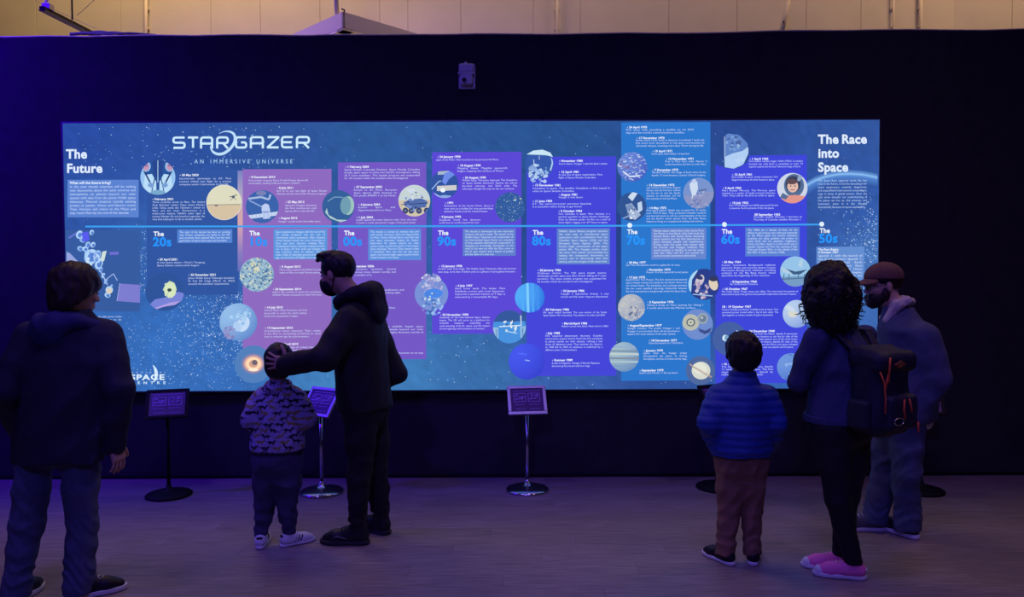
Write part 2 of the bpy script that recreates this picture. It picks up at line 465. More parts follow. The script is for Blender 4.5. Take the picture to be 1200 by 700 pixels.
class Art:
    """flat print: coloured polygons on the film, each a hair in front of the last"""
    def __init__(s, off=0.0006, step=0.00004): s.V = []; s.F = []; s.C = []; s.off = off; s.step = step; s.n = 0
    def tri(s, P, F, col, off=None):
        b = sum(len(v) for v in s.V)
        if off is None: off = s.off
        s.V.append(pmap(P, off)); s.F += [tuple(i + b for i in f) for f in F]
        col = np.asarray(col, float)
        s.C.append(np.tile(col, (len(P), 1)) if col.ndim == 1 else col)
        s.off += s.step
    def poly(s, P, col, clip=None):
        P = [tuple(map(float, p)) for p in P]
        if clip is not None:
            P = clipc(P, clip)
        if len(P) < 3: return s
        T = tessellate_polygon([[Vector((p[0], p[1], 0)) for p in P]])
        s.tri(np.array(P), T, lin(col))
        return s
    def ell(s, cx, cy, rx, ry=None, col=(255, 255, 255), rot=0, clip=None, n=None):
        ry = rx if ry is None else ry
        n = n or max(10, int(6 + 2.0 * max(rx, ry)))
        a = np.linspace(0, 2 * PI, n, endpoint=False)
        x, y_ = rx * np.cos(a), ry * np.sin(a); c, si = math.cos(rot), math.sin(rot)
        return s.poly(np.stack([cx + x * c - y_ * si, cy + x * si + y_ * c], 1), col, clip)
    def shade(s, cx, cy, r, c0, c1, lx=-0.4, ly=-0.4):
        """planet disc printed with a light and a dark side"""
        V = [(cx, cy)]; C = []; F = []
        c0 = np.array(c0, float); c1 = np.array(c1, float)
        rings = 6; n = 40
        for i in range(1, rings + 1):
            for k in range(n):
                V.append((cx + r * i / rings * math.cos(2 * PI * k / n), cy + r * i / rings * math.sin(2 * PI * k / n)))
        for v in V:
            u = ((v[0] - cx) * lx + (v[1] - cy) * ly) / r / math.hypot(lx, ly)
            rr = math.hypot(v[0] - cx, v[1] - cy) / r
            t_ = min(max(0.62 + 0.42 * u - 0.25 * rr ** 3, 0), 1)
            C.append(lin(c1 + (c0 - c1) * t_))
        for k in range(n): F.append((0, 1 + k, 1 + (k + 1) % n))
        for i in range(rings - 1):
            for k in range(n):
                a_ = 1 + i * n + k; b_ = 1 + i * n + (k + 1) % n
                F.append((a_, b_, b_ + n)); F.append((a_, b_ + n, a_ + n))
        s.tri(np.array(V), F, np.array(C)); return s
    def line(s, P, w_, col, clip=None):
        P = [np.asarray(p, float) for p in P]
        for a, b in zip(P[:-1], P[1:]):
            d = b - a; L_ = np.linalg.norm(d)
            if L_ < 1e-6: continue
            q = np.array([-d[1], d[0]]) / L_ * w_ / 2
            s.poly([a + q, b + q, b - q, a - q], col, clip)
        return s
    def blots(s, cx, cy, r, cols, n, smin, smax, seed, flat=1.0):
        R = np.random.RandomState(seed); clip = (cx, cy, r)
        for k in range(n):
            a = R.uniform(0, 2 * PI); q = r * math.sqrt(R.uniform(0, 1))
            x, y_ = cx + q * math.cos(a), cy + q * math.sin(a); m_ = 9
            rad = R.uniform(smin, smax) * R.uniform(0.6, 1.3, m_)
            t_ = np.linspace(0, 2 * PI, m_, endpoint=False); ro = R.uniform(-0.5, 0.5)
            px_ = rad * np.cos(t_); py_ = rad * np.sin(t_) * flat
            s.poly(np.stack([x + px_ * math.cos(ro) - py_ * math.sin(ro), y_ + px_ * math.sin(ro) + py_ * math.cos(ro)], 1), cols[R.randint(len(cols))], clip)
        return s
    def build(s, name, parent, label=None, kind=None):
        if not s.V: return None
        o = mesh(name, np.concatenate(s.V), s.F, M['film'], parent, colors=np.concatenate(s.C))
        if label: o['label'] = label
        if kind: o['kind'] = kind
        return o
def clipc(P, c):
    """Sutherland-Hodgman against a circle (cx, cy, r)"""
    cx, cy, r = c; n = 36
    A = [(cx + r * math.cos(2 * PI * k / n), cy + r * math.sin(2 * PI * k / n)) for k in range(n)]
    out = P
    for i in range(n):
        a = A[i]; b = A[(i + 1) % n]
        ex, ey = b[0] - a[0], b[1] - a[1]
        def side(p): return ex * (p[1] - a[1]) - ey * (p[0] - a[0])
        inp = out; out = []
        if not inp: break
        for j in range(len(inp)):
            p = inp[j]; q = inp[j - 1]
            sp, sq = side(p), side(q)
            if sp >= 0:
                if sq < 0:
                    t_ = sq / (sq - sp); out.append((q[0] + t_ * (p[0] - q[0]), q[1] + t_ * (p[1] - q[1])))
                out.append(p)
            elif sq >= 0:
                t_ = sq / (sq - sp); out.append((q[0] + t_ * (p[0] - q[0]), q[1] + t_ * (p[1] - q[1])))
    return out

# ---- lettering: outlines of the built-in font, triangulated once per glyph
GL = {}
def glyph(ch, bold):
    k = (ch, bold)
    if k in GL: return GL[k]
    c = bpy.data.curves.new('glyph', 'FONT'); c.resolution_u = 2 if not bold else 4
    c.offset = 0.030 if bold == 1 else (0.034 if bold == 2 else 0.0)
    o = bpy.data.objects.new('glyph', c)
    def bb(s_):
        c.body = s_; m_ = bpy.data.meshes.new_from_object(o)
        return max(v.co.x for v in m_.vertices), m_
    wd = bb('H' + ch + 'H')[0] - bb('HH')[0]
    if ch == ' ':
        GL[k] = (wd, None, None)
    else:
        _, m_ = bb(ch)
        V = np.array([v.co[:2] for v in m_.vertices]); F = []
        for p in m_.polygons:
            vv = list(p.vertices)
            for i in range(1, len(vv) - 1): F.append((vv[0], vv[i], vv[i + 1]))
        GL[k] = (wd + (0.03 if bold else 0), V, np.array(F))
    bpy.data.objects.remove(o)
    return GL[k]
def textw(s_, bold=0): return sum(glyph(c, bold)[0] for c in s_)
CAPH = 0.682
def put(art, s_, x, y_, cap, col, bold=0, hs=1.0, track=0.0, slope=-0.0045):
    """one run of text, baseline at pixel (x, y)"""
    k = cap / CAPH; Vs = []; Fs = []; b = 0; x_ = x
    for ch in s_:
        wd, V, F = glyph(ch, bold)
        if V is not None:
            P = np.stack([x_ + V[:, 0] * k * hs, y_ - V[:, 1] * k], 1)
            P[:, 1] += slope * (P[:, 0] - x)
            Vs.append(P); Fs.append(F + b); b += len(P)
        x_ += (wd * k + track) * hs
    if Vs: art.tri(np.concatenate(Vs), [tuple(f) for f in np.concatenate(Fs)], lin(col), off=0.0021)
    return x_
def wrap(words, width):
    lines = [[]]
    for w_ in words:
        t_ = ' '.join(lines[-1] + [w_])
        if lines[-1] and textw(t_) > width: lines.append([w_])
        else: lines[-1].append(w_)
    return lines
def para(art, text, x0, x1, y0, pitch, n, cap=2.15, col=(205, 222, 255), justify=True):
    k = cap / CAPH; words = text.split(); best = None
    for hs in np.linspace(1.25, 0.55, 29):
        L_ = wrap(words, (x1 - x0) / (k * hs))
        if len(L_) <= n: best = (hs, L_); break
    if best is None: best = (0.55, wrap(words, (x1 - x0) / (k * 0.55))[:n])
    hs, L_ = best
    for i, ln_ in enumerate(L_):
        y_ = y0 + i * pitch
        if i < len(L_) - 1 and justify and len(ln_) > 1:
            tot = sum(textw(w_) for w_ in ln_) * k * hs
            gap = ((x1 - x0) - tot) / (len(ln_) - 1); x = x0
            for w_ in ln_:
                put(art, w_, x, y_ - 0.0045 * (x - x0), cap, col, 0, hs); x += textw(w_) * k * hs + gap
        else:
            put(art, ' '.join(ln_), x0, y_, cap, col, 0, hs)

# ---- the film itself: printed deep blue space, colour from a smooth field
gx, gy = 150, 50
X, Z = np.meshgrid(np.linspace(xl, xr, gx), np.linspace(z1, z0, gy))
PX, PY = upx(X, Z)
cp = np.array([  # px, py, r, g, b of the print
    (85, 150, 44, 84, 168), (85, 260, 52, 96, 178), (85, 450, 62, 128, 208), (200, 150, 48, 88, 172), (240, 160, 50, 92, 172), (180, 300, 60, 112, 190),
    (200, 400, 60, 124, 208), (240, 440, 60, 122, 205), (280, 300, 58, 104, 184), (330, 170, 52, 94, 170), (390, 300, 56, 104, 180), (420, 160, 50, 100, 168), (400, 440, 76, 146, 210), (470, 440, 72, 140, 205),
    (502, 300, 58, 104, 186), (560, 160, 48, 96, 164), (560, 440, 64, 122, 188), (614, 300, 44, 82, 156), (650, 160, 46, 94, 160), (680, 452, 64, 104, 186), (725, 300, 42, 72, 150),
    (780, 452, 52, 92, 172), (835, 300, 44, 70, 150), (870, 150, 46, 82, 160), (900, 455, 62, 116, 200), (950, 300, 52, 90, 172), (990, 150, 52, 92, 172), (1025, 150, 58, 98, 178), (1000, 240, 54, 98, 186), (1020, 300, 80, 132, 206), (1000, 440, 70, 120, 200)], float)
D2 = (PX[..., None] - cp[:, 0]) ** 2 + (PY[..., None] - cp[:, 1]) ** 2
wt = 1 / (D2 + 900.0) ** 1.6
Cc = (wt[..., None] * cp[:, 2:]).sum(2) / wt.sum(2)[..., None]
rr = np.random.RandomState(5)
Cc = Cc * np.array([0.88, 0.89, 0.90]); Cc *= (1 + 0.025 * rr.randn(gy, gx))[..., None]
Vg = np.stack([X, np.full_like(X, YB), Z], -1).reshape(-1, 3)
Vg[:, 1] = YB
Fg = [(j * gx + i, j * gx + i + 1, (j + 1) * gx + i + 1, (j + 1) * gx + i) for j in range(gy - 1) for i in range(gx - 1)]
FILM = mesh('film', Vg, np.array(Fg), M['film'], LB, colors=lin(Cc.reshape(-1, 3)))
FILM['label'] = 'backlit printed film with a space timeline'

# ---- stars (nobody could count them)
a = Art(0.0003, 0)
R = np.random.RandomState(11)
def stars(n, x0, x1, y0, y1, smin, smax, dens=None, c=(205, 228, 255)):
    P = np.stack([R.uniform(x0, x1, n), R.uniform(y0, y1, n)], 1)
    if dens is not None: P = P[R.uniform(0, 1, n) < dens(P[:, 0], P[:, 1])]
    s_ = R.uniform(smin, smax, len(P)) ** 1.0
    br = R.uniform(0.35, 1.0, len(P))
    V = np.concatenate([P + np.stack([s_ * dx, s_ * dy], 1) for dx, dy in ((1, 0), (0, 1), (-1, 0), (0, -1))])
    n_ = len(P)
    C = lin(np.clip(np.array(c) * br[:, None] + np.array([60, 110, 190]) * (1 - br[:, None]), 0, 255))
    a.tri(V, [(i, i + n_, i + 2 * n_, i + 3 * n_) for i in range(n_)], np.tile(C, (4, 1)), off=0.0003)
gau = lambda cx, cy, sx, sy: (lambda x, y_: np.exp(-((x - cx) / sx) ** 2 - ((y_ - cy) / sy) ** 2))
stars(500, 80, 1026, 148, 452, 0.25, 0.7)
stars(1500, 195, 290, 340, 456, 0.25, 0.85, gau(262, 372, 45, 48))
stars(450, 150, 300, 380, 456, 0.25, 0.6)
stars(260, 158, 178, 255, 345, 0.3, 0.8, gau(169, 300, 7, 38))
stars(600, 985, 1028, 215, 310, 0.3, 0.9, gau(1024, 285, 26, 42))
stars(120, 100, 330, 148, 200, 0.3, 0.8)
stars(120, 384, 402, 270, 420, 0.3, 0.6)
stars(60, 500, 730, 395, 455, 0.3, 0.9)
stars(110, 275, 290, 300, 440, 0.4, 0.9)
a.build('star_field', FILM, kind='stuff')

# ---- darker tint behind the 20s column, station picture, text boxes
def rect(x0, y0, x1, y1, sl=-0.0045):
    d = sl * (x1 - x0)
    return [(x0, y0), (x1, y0 + d), (x1, y1 + d), (x0, y1)]
a = Art(0.0005); a.poly(rect(172, 199.5, 279, 346), (48, 86, 158)); a.build('tint_panel', FILM)
# earth limb glowing across the right end
a = Art(0.0005)
arc = [(944, 218), (955, 211.5), (968, 206.8), (982, 204.2), (996, 203.6), (1010, 204.5), (1022, 206.6), (1028.5, 208.2)]
def strip(off0, off1, c0, c1):
    V = [(x, y_ + off0) for x, y_ in arc] + [(x, y_ + off1) for x, y_ in arc]; n_ = len(arc)
    F = []
    for i in range(n_ - 1): F += [(i, i + 1, n_ + i + 1), (i, n_ + i + 1, n_ + i)]
    a.tri(np.array(V), F, np.concatenate([np.tile(lin(c0), (n_, 1)), np.tile(lin(c1), (n_, 1))]), off=0.0005)
strip(-5, -0.8, (48, 86, 160), (110, 160, 225)); strip(-0.8, 0.7, (120, 175, 235), (150, 200, 245)); strip(0.7, 3, (120, 170, 230), (80, 130, 205)); strip(3, 11, (80, 130, 205), (50, 90, 168))
a.build('earth_limb', FILM)

COLS = [  # x0, ytop, x1, ybottom, colour of the decade panel
    (284.5, 198.5, 388.5, 414, (142, 106, 190)), (396, 190.5, 499.5, 421.5, (116, 88, 196)), (506.5, 178.5, 611, 391.5, (92, 72, 214)),
    (617, 183.8, 722, 441, (68, 70, 216)), (728, 143.6, 832.5, 446.5, (42, 118, 204))]
for x0_, y0_, x1_, y1_, c_ in COLS:
    a = Art(0.0006); a.poly(rect(x0_, y0_, x1_, y1_), c_); a.build('decade_panel', FILM)
a = Art(0.0006); a.poly([(838.5, 192.5), (850, 197), (864, 197.5), (876, 190), (878, 182.3), (945.5, 181.6), (945.5, 449), (838.5, 449.6)], (62, 70, 218)); a.build('decade_panel', FILM)
a = Art(0.0007)
ys = [200, 225, 245, 262, 275, 295, 318]; cs = [(120, 130, 190), (170, 160, 195), (200, 170, 175), (215, 165, 165), (190, 150, 185), (140, 125, 190), (100, 110, 185)]
V = [(278.5, q) for q in ys] + [(284.5, q) for q in ys]; n_ = len(ys); F = []
for i in range(n_ - 1): F += [(i, i + 1, n_ + i + 1), (i, n_ + i + 1, n_ + i)]
a.tri(np.array(V), F, np.concatenate([lin(np.array(cs)), lin(np.array(cs))]))
a.build('flare_strip', FILM)

# ---- timeline bar and its dots
a = Art(0.0012); a.poly(rect(100, 266.2, 963, 268.4, -0.0044) if False else [(100, 264.6), (400, 264.3), (700, 263.8), (963, 262.2), (963, 264.2), (700, 265.9), (400, 266.5), (100, 266.6)], (60, 160, 240)); a.build('timeline_bar', FILM)
for x_, y_ in ((738, 264.2), (849, 263.2), (963, 262.8)):
    a = Art(0.0016); a.ell(x_, y_, 2.9, col=(225, 240, 255)); a.build('timeline_dot', FILM)

# ---- headings
for w_, x_, y_, k_ in (('The', 77.5, 185.6, 1.0), ('Future', 78, 202.4, 1.0), ('The', 958.7, 168.3, 0.98), ('Race', 986.2, 168.2, 0.98), ('into', 958.7, 184.6, 0.98), ('Space', 958.7, 201.0, 0.98)):
    a = Art(); put(a, w_, x_, y_, 10.1, (222, 236, 255), 2, k_); a.build('heading', FILM)
for x_, yb_, yn, n_ in ((180, 276.8, 288.4, '20s'), (292.3, 276.0, 288.0, '10s'), (403.3, 275.8, 287.8, '00s'), (513.5, 275.6, 287.6, '90s'), (624.5, 275.2, 287.2, '80s'), (735, 274.4, 286.5, '70s'), (846, 274.0, 285.4, '60s'), (960.5, 273.0, 284.5, '50s')):
    a = Art()
    put(a, 'The', x_, yb_, 5.2, (232, 242, 255), 2, 0.95); put(a, n_, x_ - 1, yn, 9.8, (38, 148, 250), 2, 1.06)
    a.build('decade_heading', FILM)

# ---- logo lettering drawn in strokes
a = Art(0.0018)
LC = (205, 236, 255); cw, chh, gp = 14.6, 14.2, 3.4
def stroke(art, P, wd, col):
    """thick polyline with mitred corners"""
    P = [np.asarray(p, float) for p in P]; n_ = len(P); Lf = []; Rt = []
    for i in range(n_):
        d0 = P[i] - P[i - 1] if i > 0 else P[1] - P[0]; d1 = P[i + 1] - P[i] if i < n_ - 1 else P[-1] - P[-2]
        d0 = d0 / np.linalg.norm(d0); d1 = d1 / np.linalg.norm(d1)
        n0 = np.array([-d0[1], d0[0]]); n1 = np.array([-d1[1], d1[0]]); m_ = n0 + n1; m_ /= np.linalg.norm(m_)
        k = wd / 2 / max(0.5, m_ @ n0); Lf.append(P[i] + m_ * k); Rt.append(P[i] - m_ * k)
    F = []
    for i in range(n_ - 1): F += [(i, i + 1, n_ + i + 1), (i, n_ + i + 1, n_ + i)]
    art.tri(np.array(Lf + Rt), F, lin(col))
def arcp(pts, r=2.6):
    """round the inner corners of a polyline"""
    out = [np.asarray(pts[0], float)]
    for i in range(1, len(pts) - 1):
        p = np.asarray(pts[i], float); u = np.asarray(pts[i - 1], float) - p; v = np.asarray(pts[i + 1], float) - p
        rr_ = min(r, np.linalg.norm(u) * 0.45, np.linalg.norm(v) * 0.45)
        p0 = p + u / np.linalg.norm(u) * rr_; p1 = p + v / np.linalg.norm(v) * rr_
        for t_ in np.linspace(0, 1, 5): out.append((1 - t_) ** 2 * p0 + 2 * t_ * (1 - t_) * p + t_ * t_ * p1)
    out.append(np.asarray(pts[-1], float)); return out
LET = {'S': [[(1, 0), (0, 0), (0, .5), (1, .5), (1, 1), (0, 1)]], 'T': [[(0, 0), (1, 0)], [(.5, 0), (.5, 1)]], 'A': [[(0, 1.08), (0, 0), (1, 0), (1, 1.08)], [(0, .6), (1, .6)]],
       'R': [[(0, 1.08), (0, 0), (1, 0), (1, .56), (.1, .56)], [(.55, .56), (1, 1.08)]], 'G': [[(1, 0), (0, 0), (0, 1), (1, 1), (1, .5), (.5, .5)]], 'Z': [[(0, 0), (1, 0), (0, 1), (1, 1)]], 'E': [[(1, 0), (0, 0), (0, 1), (1, 1)], [(0, .5), (.9, .5)]]}
xs_ = [(203.3, 13), (220.2, 12), (235.6, 13), (254.5, 12.5), (276.5, 12), (294, 14), (313.5, 13), (330.5, 12.5), (348, 14)]
for ch, (x_, wd_) in zip('STARGAZER', xs_):
    for st in LET[ch]:
        P = [(x_ + p[0] * wd_, 161.3 + p[1] * 12.0 - 0.0045 * (x_ - 203)) for p in st]
        stroke(a, arcp(P, 0.8 if ch == 'Z' else 3.0), 2.5, LC)
a.build('logo_lettering', FILM)
def crescent(art, cx, cy, r0, r1, dx, dy, a0, a1, rot, col, sq=1.0):
    O = []; I = []
    for t_ in np.linspace(0, 1, 26):
        an = a0 + (a1 - a0) * t_
        O.append((r0 * math.cos(an), r0 * math.sin(an) * sq)); k = math.sin(PI * t_) ** 0.8
        rr_ = r0 - (r0 - r1) * k; I.append((rr_ * math.cos(an), rr_ * math.sin(an) * sq))
    c, s_ = math.cos(rot), math.sin(rot)
    V = [(cx + x * c - y_ * s_, cy + x * s_ + y_ * c) for x, y_ in O + I]; n_ = len(O); F = []
    for i in range(n_ - 1): F += [(i, i + 1, n_ + i + 1), (i, n_ + i + 1, n_ + i)]
    art.tri(np.array(V), F, lin(col))
a = Art(0.0024)
ob = np.array([(256, 156.8, .3), (262, 154.2, 1.0), (268.5, 153.8, 2.0), (274, 156.4, 2.8), (276, 162, 3.2), (274, 169, 3.2), (269, 175.5, 3.2), (262, 180.3, 3.3), (255, 181, 3.2), (249.6, 178.4, 2.6), (246.9, 174, 1.5), (246.4, 170.5, .4)])
tt = np.linspace(0, len(ob) - 1, 60); ker = np.hanning(9); ker /= ker.sum()
ob = np.stack([np.convolve(np.pad(np.interp(tt, np.arange(len(ob)), ob[:, i]), 4, mode='edge'), ker, 'valid') for i in range(3)], 1)
dd_ = np.gradient(ob[:, :2], axis=0); dd_ /= np.linalg.norm(dd_, axis=1)[:, None]; nn_ = np.stack([-dd_[:, 1], dd_[:, 0]], 1) * ob[:, 2:] / 2
a.tri(np.concatenate([ob[:, :2] + nn_, ob[:, :2] - nn_]), [f for i in range(59) for f in ((i, i + 1, 61 + i), (i, 61 + i, 60 + i))], lin((190, 225, 250)))
a.build('logo_orbit', FILM)
x_ = 227.8
for w_ in ('AN', 'IMMERSIVE', 'UNIVERSE'):
    a = Art(); x_ = put(a, w_, x_, 191.6, 4.6, (175, 215, 250), 3, 0.92, 2.15) + 5.2; tag(a.build('logo_tagline', FILM), kind='stuff')
a = Art(0.0018)
put(a, 'SPACE', 152.8, 445.4, 6.0, (222, 240, 255), 2, 1.42, 0.5); put(a, 'CENTRE', 153.2, 450.4, 3.0, (205, 230, 255), 1, 1.3, 2.9); put(a, 'NATIONAL', 153.4, 437.6, 1.8, (190, 215, 250), 0, 1.3, 2.6)
crescent(a, 172.5, 438.5, 12.5, 8.6, 0, 0, -1.15, 0.85, 0.1, (215, 238, 255))
a.build('centre_logo', FILM)

# ---- text boxes and paragraphs
def box_text(x0, y0, x1, y1, col, text, n, title=None, ty=None, cap=2.15, tc=(215, 232, 255), inset=2.6, first=4.2, pitch=3.35):
    a = Art(0.0009); a.poly(rect(x0, y0, x1, y1), col); a.build('text_box', FILM)
    a = Art()
    para(a, text, x0 + inset, x1 - inset, y0 + first, pitch, n, cap, tc)
    a.build('intro_text', FILM)
a = Art(0.0009); a.poly(rect(79, 210.8, 162.5, 254.8, 0.0), (92, 132, 206)); a.build('text_box', FILM)
a = Art(); put(a, 'What will the future bring?', 81.5, 215.8, 2.9, (225, 238, 255), 2, 0.98)
para(a, "In the next decade scientists will be making new discoveries about the early universe and atmospheres on planets beyond our solar system with data from the James Webb space telescope. Planned missions include sending probes to Jupiter, Venus, and Saturn's moon Titan. Humans will return to the Moon and may reach Mars by the end of the decade.", 81.8, 159, 220.2, 4.4, 8, 2.6, (205, 222, 255))
a.build('intro_text', FILM)
box_text(207.8, 269, 272.2, 285, (86, 132, 210), "The start of the decade has been an exciting one. Private companies are flying to the ISS, and countries have reached Mars, and the next generation of space telescopes has launched.", 4)
box_text(320.5, 268.8, 383.5, 304.2, (92, 148, 220), "Space exploration changes with the end of the US shuttle programs and the rise of commercial space operations. New missions of this decade include the rover Curiosity on Mars and Juno discover orbiting Pluto. Gravitational waves detected making another era. In Space X's first craft and changes the way countries work. In addition, Voyager exits a field of extended ground probe in this age, and its Ariane ISS flights were extended.", 10)
box_text(431.5, 268.6, 493.5, 305.2, (92, 142, 220), "This decade is marked by missions that give solar system and space. Spirit and Opportunity on Mars, Cassini orbiting Saturn, and with two new space telescopes imaging the Kepler. Exploration for planets beyond our solar system ramps up with the launch of the Kepler space telescope. The first China manned orbits is completed. New start into the ring space agents, and humans begin supporting the station research based in the Soyuz.", 10)
box_text(542.3, 268.2, 604.3, 300.2, (96, 128, 206), "The decade is dominated by two important missions still active today. The launch of the Hubble Space Telescope and construction of the International Space Station are examples of how peaceful international cooperation is changing our knowledge. Shoemaker on the orbit in the new era with the Mars rover at the 21 year mission and a launch of probes and the dawn of a new one.", 9)
box_text(652.6, 268, 714.6, 310, (96, 132, 206), "NASA's Space Shuttle program launches the next step in international space exploration with contributions from the Canadian Space Agency (CSA) and the European Space Agency (ESA). The Soviets begin construction of the space station Mir. The Voyager probes reach the outer solar system, and scientists are making the unexpected discoveries of moons, and to discovering their first moons, and new images of the outer lives.", 11, pitch=3.55)
box_text(763.2, 267.4, 827.5, 304.3, (104, 134, 208), "Human space exploration truly moves from the Moon to low-Earth orbit with both the United States and Soviet Union launching space stations into the first laboratories in space between people and experiments. Probes reach the outer solar system with the Pioneer and Voyager missions. The world watches as Apollo 13 and the space with Star Wars and E.T. are named. An environmental movement takes hold.", 10, pitch=3.25)
box_text(873.5, 266.6, 937, 300.6, (92, 130, 212), "The 1960s are a decade of firsts. As the efforts to get humans into orbit and eventually to the Moon guide the world's attention, scientists are using satellites and probes to study Earth and our planetary neighbours, Venus and Mars. Space is in the world and in popular culture too from the opening of Star Trek and Doctor Who, to the release of the film 2001: A Space Odyssey (1968).", 9, pitch=3.27)
a = Art(0.0009); a.poly(rect(956.8, 289.4, 1013, 340), (100, 142, 210)); a.build('text_box', FILM)
a = Art(); put(a, 'The Race Begins', 959, 293.6, 2.3, (225, 238, 255), 1); put(a, '4 October 1957', 959, 297, 2.3, (225, 238, 255), 1)
para(a, "Sputnik 1: with the launch of the Soviet Union's Sputnik 1, the first artificial Earth satellite, the Space Race between the Soviet Union and the United States begins, capturing minds around the world.", 959, 1010.5, 301, 3.9, 8, 2.3, (215, 230, 255)); a.build('intro_text', FILM)
a = Art(); para(a, "The Space Race captured minds like few eras in the future. It led the foundation for space exploration, scientific discoveries, and unparalleled international cooperation, even in times of global tension. Over the past seven decades our understanding of the planet we live on, the universe, and humanity's place in it has changed dramatically because of space exploration.", 958.5, 1016, 212.8, 3.9, 9, 2.3, (185, 208, 250)); a.build('intro_text', FILM)

